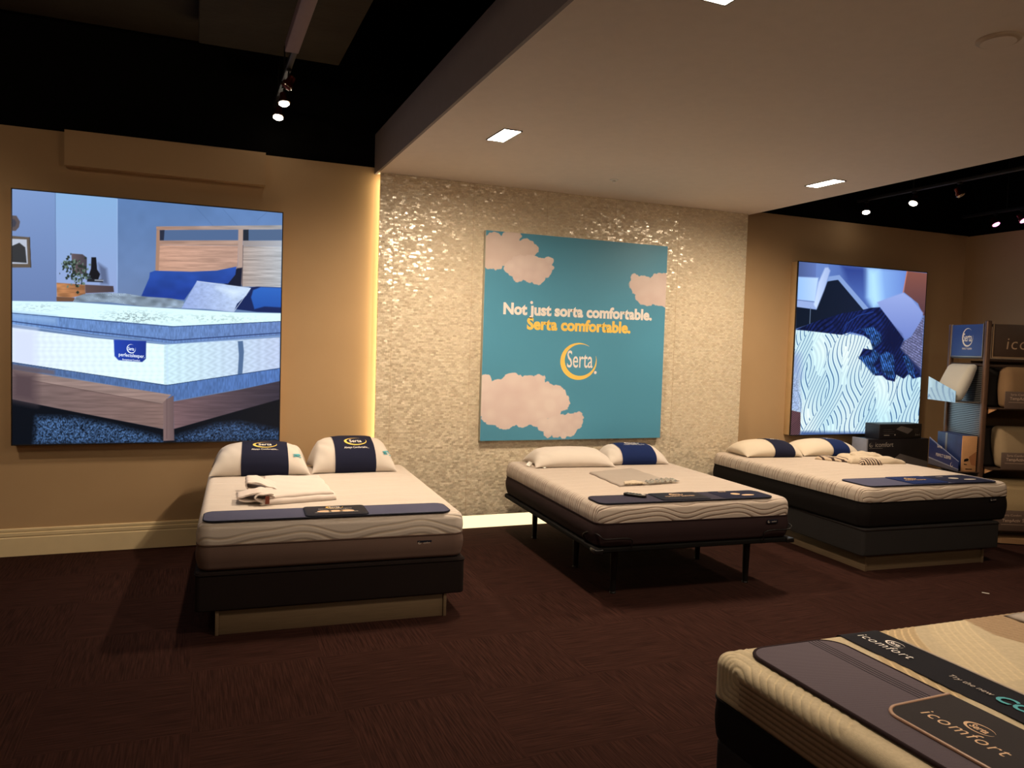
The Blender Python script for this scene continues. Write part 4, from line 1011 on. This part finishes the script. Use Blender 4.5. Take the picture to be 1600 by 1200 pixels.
for nm, a in (('front_panel', (0, .018, -1.25, 0)), ('rear_panel', (1.72, 1.738, -1.25, 0)), ('side_panel', (.018, 1.72, -.018, 0)), ('side_panel', (.018, 1.72, -1.25, -1.232))):
    MB().box(*a, 0, .158, .001).build(nm, M_lam, t)
m4 = empty('mattress', w4(-.055, 0, .397), R4, 'cream and tan stitched mattress with black sides, nearest to the viewer at lower right', 'mattress')
zs4, zt4 = Z4S-.397, Z4T-.397
side4(L4_-.006, W4-.006, 0, zs4+.003, .05, .003, .02, .006).build('side_border', M_blackside, m4, loc=(.003, -.003, 0))
def bed4_top():
    rc, rt_ = .052, .034; nx, ny, nc = 430, 320, 12
    xs_ = np.linspace(rc, L4_-rc, nx); ys_ = np.linspace(-rc, -(W4-rc), ny)
    def ring(ins):
        r = rc-ins; P = []; Nn = []
        # start: far side going +x, near y=0
        for x in xs_: P.append((x, -rc+r)); Nn.append((0, 1))
        for k in range(1, nc): a = PI/2-PI/2*k/nc; P.append((L4_-rc+r*math.cos(a), -rc+r*math.sin(a))); Nn.append((math.cos(a), math.sin(a)))
        for y in ys_: P.append((L4_-rc+r, y)); Nn.append((1, 0))
        for k in range(1, nc): a = -PI/2*k/nc; P.append((L4_-rc+r*math.cos(a), -(W4-rc)+r*math.sin(a))); Nn.append((math.cos(a), math.sin(a)))
        for x in xs_[::-1]: P.append((x, -(W4-rc)-r)); Nn.append((0, -1))
        for k in range(1, nc): a = -PI/2-PI/2*k/nc; P.append((rc+r*math.cos(a), -(W4-rc)+r*math.sin(a))); Nn.append((math.cos(a), math.sin(a)))
        for y in ys_[::-1]: P.append((rc-r, y)); Nn.append((-1, 0))
        for k in range(1, nc): a = PI-PI/2*k/nc; P.append((rc+r*math.cos(a), -rc+r*math.sin(a))); Nn.append((math.cos(a), math.sin(a)))
        return np.array(P), np.array(Nn)
    prof = [(.008, zs4, -.6), (.002, zs4+.004, -.2)]
    for z in np.linspace(zs4+.008, zt4-rt_, 24): prof.append((0.0, z, 0.0))
    for k in range(1, 15): a = PI/2*k/14; prof.append((rt_*(1-math.cos(a)), zt4-rt_+rt_*math.sin(a), a))
    for i_ in np.linspace(rt_+.005, rc, 7): prof.append((i_, zt4, PI/2))
    V = []; NV = []
    for ins, z, a in prof:
        P, Nn = ring(ins); V.append(np.column_stack([P, np.full(len(P), z)])); NV.append(np.column_stack([Nn*math.cos(a), np.full(len(P), math.sin(a))]))
    m_ = len(V[0]); nr = len(V)
    i, j = np.meshgrid(np.arange(nr-1), np.arange(m_), indexing='ij'); A = i*m_+j; Bq = i*m_+(j+1) % m_
    F = [np.stack([A, A+m_, Bq+m_, Bq], -1).reshape(-1, 4)]
    gx, gy = np.meshgrid(xs_, ys_, indexing='ij')
    V.append(np.column_stack([gx.ravel(), gy.ravel(), np.full(gx.size, zt4)])); NV.append(np.tile((0., 0., 1.), (gx.size, 1)))
    F.append(gridfaces(nx, ny, nr*m_))
    V = np.vstack(V); NV = np.vstack(NV); F = np.vstack(F)
    s = -V[:, 1]; q = V[:, 0]-(zt4-V[:, 2]); q = np.where(V[:, 2] > zt4-.0005, V[:, 0], q)
    foot = V[:, 0] < .5
    s0, q0 = .135, -.030
    sm = lambda a, b, k=.012: np.logaddexp(a/k, b/k)*k
    low = sm(q0-q, s0-s); upg = sm(sm(q-q0, (s0-s)), (s-s0)+.75*(q-q0))
    g = np.where(q < q0, low, upg); pit = .0185; inlow0 = q < q0
    lft = (s0-s > q-q0) | inlow0; pv = np.where(lft, .0168, .034); fr = (g/pv) % 1; d = np.minimum(fr, 1-fr)*pv
    inlow = (q < q0); band = foot & np.where(inlow, s < .80+.25*(q0-q)/.1, (s < .53) & (q < .115) & (g > .004))
    edge_low = np.clip(((.80+.25*(q0-q)/.1)-s)/.01, 0, 1)
    groove = np.clip(1-d/.0035, 0, 1)**1.0; puff = np.sqrt(np.clip(d/(pit*.5), 0, 1))
    disp = np.where(band, .0045*puff-.003, 0.0)
    T1 = np.random.default_rng(3).random((512, 512))
    def vn(a, b, k):
        a = a*k+500; b = b*k+500; i = np.floor(a).astype(int); j = np.floor(b).astype(int); fa = a-i; fb = b-j
        g_ = lambda p, r: T1[p % 512, r % 512]
        return (g_(i, j)*(1-fa)+g_(i+1, j)*fa)*(1-fb)+(g_(i, j+1)*(1-fa)+g_(i+1, j+1)*fa)*fb
    kn = .5*vn(V[:, 0]*1.0+V[:, 2], V[:, 1], 150)+.5*vn(V[:, 0]+V[:, 2], V[:, 1]*1.0, 320)
    cream = np.array((200, 186, 158.)); col = cream*(0.93+.12*kn[:, None])
    tanm = np.clip((q0-q)/.006, 0, 1)*np.clip((s-.10)/.08, 0, 1)*edge_low*foot
    col = col*(1-tanm[:, None])+np.array((164, 138, 112.))*tanm[:, None]*(.93+.12*kn[:, None])
    gl = (groove*band)[:, None]
    col = np.where((tanm > .5)[:, None], col*(1-.35*gl), col*(1-.0*gl)+gl*np.array((22, 20, 12.)))
    # second motif, right of the ribbon and a faint third one
    u, v = V[:, 0], V[:, 1]; topm = V[:, 2] > zt4-.03
    av = np.abs(v); cc = u+.57*av-.06*np.exp(-av/.05)
    for c0, c1, s1, stg, tint in ((.585, .805, .50, 1.0, (184, 162, 128.)), (.86, 1.06, .46, .35, (222, 204, 168.))):
        frr = ((cc-c0)/.031) % 1; dd = np.minimum(frr, 1-frr)*.031
        b_ = np.clip((cc-c0)/.004, 0, 1)*np.clip((c1-cc)/.008, 0, 1)*np.clip((s1-av)/.01, 0, 1)*topm*stg*np.clip((u-.30)/.01, 0, 1)
        col = col*(1-.8*b_[:, None])+np.array(tint)*.8*b_[:, None]*(.95+.1*kn[:, None])
        col = col+(np.clip(1-dd/.003, 0, 1)*b_)[:, None]*np.array((70, 64, 48.)); disp = disp+b_*(.0035*np.sqrt(np.clip(dd/.0155, 0, 1))-.002)
    tp = np.clip((u-(1.02+.25*np.abs(v+.16)))/.012, 0, 1)*np.clip((v+.62)/.02, 0, 1)*topm
    col = col*(1-tp[:, None])+np.array((170, 146, 118.))*tp[:, None]*(.93+.12*kn[:, None])
    cc = (u+.4*v); frr = (cc/.03) % 1; dd = np.minimum(frr, 1-frr)*.03; disp = disp+tp*(.004*np.sqrt(dd/.015)-.002); col = col*(1-.18*(np.clip(1-dd/.003, 0, 1)*tp))[:, None]
    V = V+NV*disp[:, None]
    M_ = vcol('tonal_stitched_knit', .9, 0.0, .12); co, x, y, z = M_.coord(); M_.bump(M_.noise(co, 420, 3), .35, .0015)
    return np_mesh('quilted_top', V, F, M_.m, m4, linn(np.clip(col, 0, 255)))
bed4_top()
P = [(x+L4_/2, y-W4) for x, y in rrect(L4_+.001, W4+.001, .052, 12, 0, W4/2)]; P.append(P[0])
MB().tube([(x, y, zs4+.001) for x, y in P], .0035, 6, cap=False).build('seam_piping', M_blackside, m4)
# grey throw at the head end
t = empty('grey_throw', w4(1.34, -.72, Z4T), R4, 'folded grey throw at the right edge of the photo on the nearest bed', 'throw blanket')
drape_obj('folded_layers', M_greycloth, t, [(-.10, -.68), (.34, -.68), (.34, .69), (-.15, .69)], .002, .010, .002, 61, edge=.03)
# foot pad
M_ribbed = Mat('ribbed_mauve_grey_pad', (92, 84, 94), .85, spec=.2); co, x, y, z = M_ribbed.coord()
rb = xabs(xfract((x*.25+y)/.0058)-.5)*2; rb2 = M_ribbed.noise(co, 300, 2)
M_ribbed.base(M_ribbed.mix(rb*.6+rb2*.4, (78, 70, 80), (108, 98, 108))); M_ribbed.bump(rb, .6, .0015); M_ribbed = M_ribbed.m
t = empty('foot_protector', w4(.20, -.735, Z4T+.002), R4, 'ribbed mauve-grey foot pad with dark binding on the nearest bed', 'bed foot pad')
pw_, pl_ = .345, 1.37
plate(rrect(pw_, pl_, .075, 10), .0, .010, .004).build('pad', M_ribbed, t)
Q = rrect(pw_-.004, pl_-.004, .073, 10); Q.append(Q[0]); MB().tube([(x, y, .006) for x, y in Q], .006, 8, cap=False).build('bound_edge', fabric('plum_black_binding', (52, 38, 42), (38, 28, 32)), t)
for k in range(4):
    xx = .072+k*.0125; pts = [(xx+(.018*max(0, (i/30-.55))**1.2 if True else 0), .685-.01-i/30*.44, .0102) for i in range(31)]
    MB().tube(pts, .0011, 5).build('stitched_line', M_ink, t)
# badge on the pad, open to the pad's right edge
bx0, bx1 = .118-.20, .372-.20; by1 = -.500+.735; by0 = by1-.40
P = [(bx1, by0), (bx1, by1+.012)]+[(bx0+.05-.05*math.sin(a), by1-.052+.05*math.cos(a)+.006*(1-math.sin(a))) for a in np.linspace(0, PI/2, 9)]+[(bx0, by0+.05)]+[(bx0+.05-.05*math.cos(a), by0+.05-.05*math.sin(a)) for a in np.linspace(0, PI/2, 9)]
M_bad = fabric('dark_slate_badge', (58, 54, 56), (48, 45, 48), 260, .8)
bd = plate(P[::-1], .010, .0145, .0015).build('badge', M_bad, t)
Q = P[1:]+[(bx1, by0)]; MB().tube([(x, y, .0125) for x, y in Q], .0052, 8).build('tan_piping', plain('tan_satin_piping', (176, 140, 116), .35, spec=.6), bd)
def near_logo(base_u, s_a, s_b, logo_u, logo_s, lr, ox, oy, zz, bold=-.008):
    v, f = text2d('icomfort', 1, bold, 1, .12, 1.12); xs2 = [p[0] for p in v]; k = (s_b-s_a)/(max(xs2)-min(xs2))
    v = [((p[0]-min(xs2))*k+s_a, p[1]*k*1.02+base_u) for p in v]
    its = [((v, f), 0), (shift(crescent(lr, lr*.62, .22, 50, 25, 335), logo_s, logo_u), 0), (shift(text2d('Serta', lr*.78, .025, .72, .1), logo_s, logo_u-lr*.24), 0)]
    return its, (lambda a, b: (b-ox, -a-oy, zz))
its, mp_ = near_logo(.197, .548, .777, .268, .660, .040, .20, -.735, .0149, -.004)
lettering('badge_print', its, mp_, [M_tx_tan], bd)
# ribbon across the bed
M_rib = fabric('black_navy_ribbon', (24, 24, 34), (18, 18, 26), 300, .75)
t = empty('printed_ribbon', w4(.515, -.735, Z4T+.002), R4, 'dark navy ribbon with white and teal lettering across the nearest bed', 'display ribbon')
pth = [(-(-.739), Z4S-.1), (.7385, Z4T-.045), (.734, Z4T-.02), (.722, Z4T-.004), (.70, Z4T+.0012)]
ys_ = [.7415, .7415, .7395, .734, .724, .71, .69]; zz_ = [-.20, -.055, -.030, -.014, -.003, .001, .0018]
pts = list(zip(ys_, zz_))+[(y, .0018+.0012*math.sin(y*23)) for y in np.linspace(.66, -.70, 60)]
vs = []; fs = []; n_ = len(pts)
for k, (y, z) in enumerate(pts):
    for e, w_ in enumerate((-.082, -.04, 0, .04, .082)): vs.append((w_+.003*math.sin(k*.5)*(abs(w_) > .06), y, z+.001*math.sin(k*.4+e)*.5))
    for e, w_ in enumerate((-.082, -.04, 0, .04, .082)): vs.append((w_+.003*math.sin(k*.5)*(abs(w_) > .06), y-.0009*(k < 5), z-.0009))
for k in range(n_-1):
    for e in range(4):
        a = k*10+e; fs += [[a, a+1, a+11, a+10], [a+5, a+15, a+16, a+6]]
    a = k*10; fs += [[a, a+10, a+15, a+5], [a+4, a+9, a+19, a+14]]
MB().add(vs, fs, 0, True).build('ribbon', M_rib, t)
its, mp_ = near_logo(.487, .046, .250, .548, .143, .034, .515, -.735, .0042, -.004)
lettering('brand_print', its, mp_, [M_tx_white], t)
def span_text(s_, a, b, u0, bold, shear=.15, ky=1.0):
    v, f = text2d(s_, 1, bold, 1, shear); xs2 = [p[0] for p in v]; k = (b-a)/(max(xs2)-min(xs2)); return [((p[0]-min(xs2))*k+a, p[1]*k*ky+u0) for p in v], f
lettering('slogan_print', [(span_text('Try the new', .377, .515, .500, .004), 0)], lambda a, b: (b-.515, -a+.735, .0042), [M_tx_grey], t)
lettering('cool_print', [(span_text('COOL', .526, .72, .490, .03, .15, .95), 0)], lambda a, b: (b-.515, -a+.735, .0042), [M_tx_teal], t)
v_ = MB().box(.084, .092, -.68, .62, .0, .0022); v_.build('clear_sleeve_edge', M_greycloth, t)

# ================================================================== RIGHT CORNER: BOXES AND DISPLAY STAND
def carton(name, loc, rz, w_, d_, h_, mat, label, cat, group=None):
    t = empty(name, loc, rz, label, cat, group)
    MB().box(-w_/2, w_/2, -d_/2, d_/2, 0, h_, .004).build('carton', mat, t)
    return t
M_bpk = plain('black_glossy_carton', (30, 27, 32), .45, var=.1)
t = carton('product_box', (6.85, -.26, 0), -.03, .83, .20, .745, M_bpk, 'large dark product carton on the floor below the right lightbox', 'product box')
fr = lambda x, y: (x, -.101, y)
lettering('carton_print', [(shift(text2d('icomfort', .070, .0, 1), -.20, .665), 0), (shift(crescent(.025, .022, .3, 24), -.375, .685), 0), (shift(text2d('Serta', .02, .01, .6), -.375, .678), 0), (([(-.40, .652), (-.22, .652), (-.22, .650), (-.40, .650)], [[0, 1, 2, 3]]), 0)], fr, [M_tx_grey], t)
M_pgrey = plain('printed_pillow_grey', (120, 112, 110), .6)
lettering('pillow_picture', [(([(-.12, .50), (.02, .59), (.41, .50), (.41, .38), (.33, .36)], [[0, 1, 2, 3, 4]]), 0), (([(-.12, .50), (.33, .36), (.41, .36), (.41, .34), (.28, .345), (-.12, .485)], [[0, 1, 2, 3, 4, 5]]), 1)], fr, [M_pgrey, M_blackpl], t)
MB().box(-.435, -.416, -.10, .10, 0, .75, .003).build('lit_side_strip', plain('lit_carton_side', (150, 150, 160), .6), t)  # carton's own side, painted pale for the lightbox's light on it
t = carton('product_box', (6.87, -.26, .747), .0, .60, .19, .155, M_bpk, 'smaller dark product carton stacked on the large one below the right lightbox', 'product box')
fr = lambda x, y: (x, -.0962, y)
its = [(([(-.07, .100), (.0, .135), (.17, .100), (.16, .085), (.10, .050)], [[0, 1, 2, 3, 4]]), 0)]
for a, b, wq, hq in ((-.25, .095, .12, .002), (-.25, .075, .16, .002), (-.25, .055, .15, .002), (.19, .10, .06, .003), (.19, .085, .07, .003), (.19, .068, .06, .003)): its.append((([(a, b), (a+wq, b), (a+wq, b+hq), (a, b+hq)], [[0, 1, 2, 3]]), 0))
its += [(([(-.235, .035), (-.16, .035), (-.16, .041), (-.235, .041)], [[0, 1, 2, 3]]), 1), (([(-.09, .035), (-.075, .035), (-.075, .048), (-.09, .048)], [[0, 1, 2, 3]]), 1), (shift(text2d('3-in-1', .03, .004), .24, .03), 1)]
lettering('carton_print', its, fr, [M_pgrey, M_tx_grey], t)

SP = (6.44, -1.58); SR = -math.radians(22)
st = empty('display_stand', (SP[0], SP[1], 0), SR, 'tall brown metal display stand with header signs in the right corner', 'display stand')
M_post = plain('brown_metal_post', (110, 84, 68), .4, .5); M_frame = plain('dark_bronze_frame', (70, 54, 44), .45, .5)
SW, SD, SH = .82, .56, 1.945
for a, b, h in ((0, 0, SH), (0, SD, SH-.02), (SW, 0, SH), (SW, SD, SH-.02)):
    pb = MB().box(a-.021, a+.021, b-.021, b+.021, .05, h, .008); pb.build('post', M_post, st)
for a in (0, SW):
    for z in (1.905, 1.62, 1.555): MB().box(a-.010, a+.010, .02, SD-.02, z-.012, z+.012, .002).build('side_rail', M_frame, st)
for z in (1.905, 1.60, 1.55): MB().box(.02, SW-.02, .0, .02, z-.012, z+.012, .002).build('front_rail', M_frame, st)
pb = MB(); P = [(-.05, -.05), (.15, -.13), (.4, -.17), (.67, -.13), (SW+.05, -.05), (SW+.05, SD+.05), (-.05, SD+.05)]
pb.prism(P, .01, .055); pb.build('base', plain('tan_base_board', (150, 116, 82), .5), st)
pb = MB(); pb.prism([(x*.97+.01, y*.93) for x, y in P], .0, .012); pb.build('kick', M_blackpl, st)
def perf(name, c1, c2, mode):
    m = Mat(name, c1, .5, .3); co, x, y, z = m.coord()
    if mode == 'slat': f = xlt(xfract((z+y*.02)/.0165), .42)
    else:
        a = xfract(x/.011)-.5; b = xfract(z/.011)-.5; f = xlt(a*a+b*b, .085)
    m.base(m.mix(f, c1, c2)); m.bump(1-f, .5 if mode == 'slat' else .8, .004)
    if mode == 'slat': m.b.inputs['Metallic'].default_value = .85; m.b.inputs['Roughness'].default_value = .32
    return m.m
M_slat = perf('slatted_side_panel', (150, 150, 150), (46, 46, 50), 'slat'); M_perf = perf('perforated_back_panel', (104, 80, 52), (22, 16, 12), 'dot')
sp_ = MB().box(-.004, .004, .03, SD-.02, .10, 1.545, .001).build('side_panel', M_slat, st)
MB().box(.03, SW-.03, .28, .286, .10, 1.59, .001).build('back_panel', M_perf, st)
# header signs
M_sblue = plain('blue_header_sign', (44, 74, 150), .45, var=.03); M_sbrown = plain('brown_header_sign', (72, 54, 42), .5, var=.04)
sg = MB().box(-.014, -.002, .045, SD-.03, 1.632, 1.918, .002).build('side_sign', M_sblue, st)
mb = MB()
for a in ((.04, SD-.025, 1.622, 1.632), (.04, .047, 1.632, 1.925), (SD-.032, SD-.025, 1.632, 1.925)): mb.box(-.018, -.001, a[0], a[1], a[2], a[3], .001)
mb.build('side_sign_trim', M_silver, st)
sm_ = lambda a, b: (-.0146, SD/2-a, b)
lettering('side_sign_print', [(shift(crescent(.085, .085, .2, 50, 50, 325), 0, 1.80), 0), (shift(text2d('Serta', .105, .01, .62), 0, 1.765), 0), (shift(text2d('PERFECT SLEEPER', .022, .012, .9), 0, 1.690), 0)], sm_, [M_tx_white], sg)
sg = MB().box(.045, SW-.035, -.014, -.002, 1.632, 1.915, .002).build('front_sign', M_sbrown, st)
mb = MB()
for a in ((.038, SW-.03, 1.622, 1.632), (.038, .045, 1.632, 1.92), (SW-.035, SW-.03, 1.632, 1.92)): mb.box(a[0], a[1], -.018, -.001, a[2], a[3], .001)
mb.build('front_sign_trim', plain('tan_trim', (150, 122, 92), .5), st)
lettering('front_sign_print', [(shift(crescent(.07, .062, .16, 50, 25, 335), .39, 1.848), 0), (shift(text2d('Serta', .075, .01, .6), .39, 1.825), 0), (shift(text2d('icomfort', .150, -.006, 1.0, .1, 1.12), .445, 1.700), 0)], lambda a, b: (a, -.0146, b), [plain('bronze_print', (190, 160, 130), .5)], sg)
# side shelf brackets (parts) and goods (things)
def stw(x, y, z): c_, s_ = math.cos(SR), math.sin(SR); return (SP[0]+x*c_-y*s_, SP[1]+x*s_+y*c_, z)
def sthing(name, x, y, z, label, cat, group=None): return empty(name, stw(x, y, z), SR, label, cat, group)
M_acr = plain('mirror_acrylic', (215, 220, 225), .06, .9, var=.01)
M_navflank = vcol('navy_gloss_flank', .2, 0, .6).m
# upper side tray with mirror flank; wave colours mimic a reflection, unused by its material
tr = MB().box(-.225, -.006, .02, .50, 1.215, 1.222, .001).build('side_tray', M_silver, st)
cv = Canvas(120, 60, [(0, 1), (1, 1), (1, 0), (0, 0)]); fx_ = (cv.x*9+cv.y*4+.7*np.sin(cv.y*6)) % 1
cv.c[:] = (200, 220, 235); cv.put((np.abs(fx_-.5) < .12)*1.0, (110, 150, 190))
nu, nv = 120, 60; U, Vv = np.meshgrid(np.linspace(0, 1, nu), np.linspace(0, 1, nv), indexing='ij')
def flank(x_, y0, y1, z0, zl, zr, canv, mat, name):   # y0 = near (right in view)
    Y_ = y1+(y0-y1)*U; top = zl+(zr-zl)*U; Z_ = z0+(top-z0)*Vv
    fr_ = np.dstack([np.full(U.shape, x_), Y_, Z_]).reshape(-1, 3); bk = fr_+np.array((.004, 0, 0))
    V_ = np.vstack([fr_, bk]); F_ = [gridfaces(nu, nv), gridfaces(nu, nv, nu*nv, True)]
    def strip(idx): idx = np.array(idx); return np.stack([idx[:-1], idx[1:], idx[1:]+nu*nv, idx[:-1]+nu*nv], -1)
    F_ += [strip(np.arange(nu)*nv), strip(np.arange(nu)*nv+nv-1), strip(np.arange(nv)), strip(np.arange(nv)+(nu-1)*nv)]
    cc = linn(np.vstack([canv.c.reshape(-1, 3)]*2)); return np_mesh(name, V_, np.vstack(F_), mat, st, cc, smooth=False)
flank(-.229, .04, .50, 1.215, 1.43, 1.315, cv, M_acr, 'tray_flank')
M_sample = fabric('pale_knit_sample', (206, 204, 196), (188, 186, 178), 260, .9)
t = sthing('pillow_sample', -.115, .27, 1.2225, 'pale knit pillow sample standing in the tray on the side of the display stand', 'pillow')
mb = slab(.37, .095, 0, .335, .045, .04, .03, .008); mb.v = [(y-.095+.34*z, x+.02-.10*z, z) for x, y, z in mb.v]; mb.build('pillow_cover', M_sample, t)
# lower side shelf with boxed goods and slanted price flank
MB().box(-.20, -.006, -.02, .50, .600, .608, .001).build('side_shelf', M_frame, st)
M_navybox = plain('navy_printed_carton', (34, 48, 92), .45, var=.25)
t = sthing('product_box', -.095, .20, .6085, 'long kraft-ended navy carton on the lower side shelf of the display stand', 'product box')
MB().box(-.068, .062, -.19, .21, 0, .315, .004).build('carton', M_navybox, t)
MB().box(-.069, .063, -.194, -.189, -.0, .316, .001).build('kraft_end', M_kraft, t)
kq = [(-.03, -.1945, .085), (.005, -.1945, .105)]
lettering('torn_opening', [(([(-.045, .085), (-.01, .095), (-.002, .112), (-.02, .118), (-.045, .108)], [list(range(5))]), 0), (([(-.045, .070), (-.015, .064), (-.02, .058), (-.045, .060)], [list(range(4))]), 0), (([(-.03, .018), (.03, .018), (.03, .026), (-.03, .026)], [list(range(4))]), 0)], lambda a, b: (a, -.1950, b), [M_blackpl], t)
lettering('darker_patch', [(([(-.005, .13), (.06, .18), (.06, .05), (.02, .06), (.005, .10)], [list(range(5))]), 0)], lambda a, b: (a, -.1947, b), [plain('brown_carton_patch', (150, 96, 58), .8)], t)
MB().box(-.0695, -.0675, .045, .075, .0, .317).build('tape_band', M_silver, t)
cv = Canvas(120, 60, [(0, 1), (1, 1), (1, 0), (0, 0)]); cv.c[:] = (30, 44, 92); cv.put(np.clip((cv.y-.93)*20, 0, 1)*1.0, (120, 130, 160)); cv.put((cv.y < .22)*1.0, (70, 70, 84)); cv.put((np.abs(cv.y-.24) < .02)*1.0, (130, 134, 150))
fl_ = flank(-.204, -.02, .47, .608, .86, .70, cv, M_navflank, 'price_flank')
lettering('price_flank_print', [(shift(text2d('Serta', .04, .008), -.04, .80-.02), 0), (shift(text2d('PERFECT SLEEPER', .038, .012, .85), .03, .700), 0), (shift(crescent(.02, .02, .3, 20), .17, .655), 0)], lambda a, b: (-.2048, .25-a*1.0-.0, b-.00*(a)), [M_tx_grey], fl_)
t = sthing('folded_packet', -.10, .26, .43, 'pale blue-white packet in the bottom side tray of the display stand', 'packet')
mb = slab(.38, .16, 0, .135, .04, .03, .03, .01); mb.v = [(y-.08, x, z) for x, y, z in mb.v]; mb.build('packet', fabric('pale_packet', (190, 196, 204)), t)
MB().box(-.20, -.006, .02, .50, .418, .428, .001).build('side_shelf', M_frame, st)
# front shelves, pillow samples and name plates
M_plate = plain('taupe_name_plate', (96, 78, 68), .5, var=.05)
M_gusset = fabric('charcoal_gusset', (48, 44, 42), (38, 34, 32)); M_tansample = fabric('tan_knit_sample', (150, 120, 88), (132, 104, 76), 240, .9); M_tans2 = fabric('taupe_knit_sample', (156, 136, 106), (138, 118, 92), 240, .9)
def front_unit(z, label, seed, lean, top_mat, wd=.50, word='TempActiv', kind=0):
    MB().box(.03, SW-.03, -.13, .28, z-.010, z, .002).build('shelf', M_frame, st)
    for a in (.035, SW-.04): MB().prism([(-.125, 0), (.0, 0), (.0, -.05)], 0, .006, M=Matrix.Translation((a+.003, 0, z-.010))@Matrix(((0, 0, 1, 0), (1, 0, 0, 0), (0, 1, 0, 0), (0, 0, 0, 1)))).build('shelf_bracket', M_kraft, st)
    npl = MB().box(.10, SW-.05, -.136, -.128, z, z+.150, .002).build('name_plate', M_plate, st)
    lettering('name_plate_print', [(shift(text2d('Serta iComfort', .026, .006, 1), .225, z+.115), 0), (span_text(word, .14, .30, z+.078, .02, 0), 0), (span_text('Sleep' if kind == 0 else 'Scrunch', .315, .43, z+.078, .02, 0), 0), (([(.13, z+.055), (.70, z+.055), (.70, z+.058), (.13, z+.058)], [[0, 1, 2, 3]]), 0)], lambda a, b: (a, -.1368, b), [plain('pale_plate_print', (196, 170, 150), .6)], npl)
    t = sthing('pillow_sample', .36, .02, z+.001, label, 'pillow')
    h = .36 if kind == 0 else .34
    pr = slab(.58, .15, 0, h, .07, .06, .04, .01); pr.v = [(x+.07, y-.10+lean*(z_), z_) for x, y, z_ in pr.v]; pr.build('front_cover', top_mat, t)
    gs = slab(.635, .10, 0, h-.01, .05, .05, .03, .0); gs.v = [(x-.03, y-.0+lean*(z_), z_) for x, y, z_ in gs.v]; gs.build('side_gusset', M_gusset, t, loc=(0, .045, 0))
    return t
front_unit(1.185, 'tan pillow sample with charcoal gusset on the upper front shelf of the display stand', 1, .05, M_tansample, word='TempActiv')
front_unit(.655, 'rounded taupe pillow sample on the middle front shelf of the display stand', 2, .25, M_tans2, word='TempActiv', kind=0)
MB().box(.03, SW-.03, -.13, .28, .110, .120, .002).build('shelf', M_frame, st)
npl = MB().box(.03, SW-.05, -.136, -.128, .120, .300, .002).build('name_plate', M_plate, st)
lettering('name_plate_print', [(shift(text2d('Serta iComfort', .026, .006, 1), .225, .250), 0), (span_text('TempActiv', .14, .30, .200, .02, 0), 0), (span_text('Scrunch', .315, .45, .200, .02, 0), 0), (([(.13, .175), (.70, .175), (.70, .178), (.13, .178)], [[0, 1, 2, 3]]), 0)], lambda a, b: (a, -.1368, b), [plain('pale_plate_print2', (196, 170, 150), .6)], npl)
t = sthing('pillow_sample', .40, .06, .121, 'plump beige pillow sample on the lowest front shelf of the display stand', 'pillow')
pr = slab(.70, .26, 0, .43, .08, .09, .06, .02); pr.v = [(x, y-.17, z_) for x, y, z_ in pr.v]; pr.build('pillow_cover', fabric('beige_knit_sample', (176, 154, 116), (156, 134, 100), 200, .9, .4), t)

# small paper scrap on the carpet
t = MB().box(-.022, .022, -.005, .005, .0008, .003).build('paper_scrap', M_white, None, loc=(5.047, -2.713, 0), rz=-.9)
tag(t, 'tiny white paper scrap on the carpet in front of the right bed', 'paper scrap')
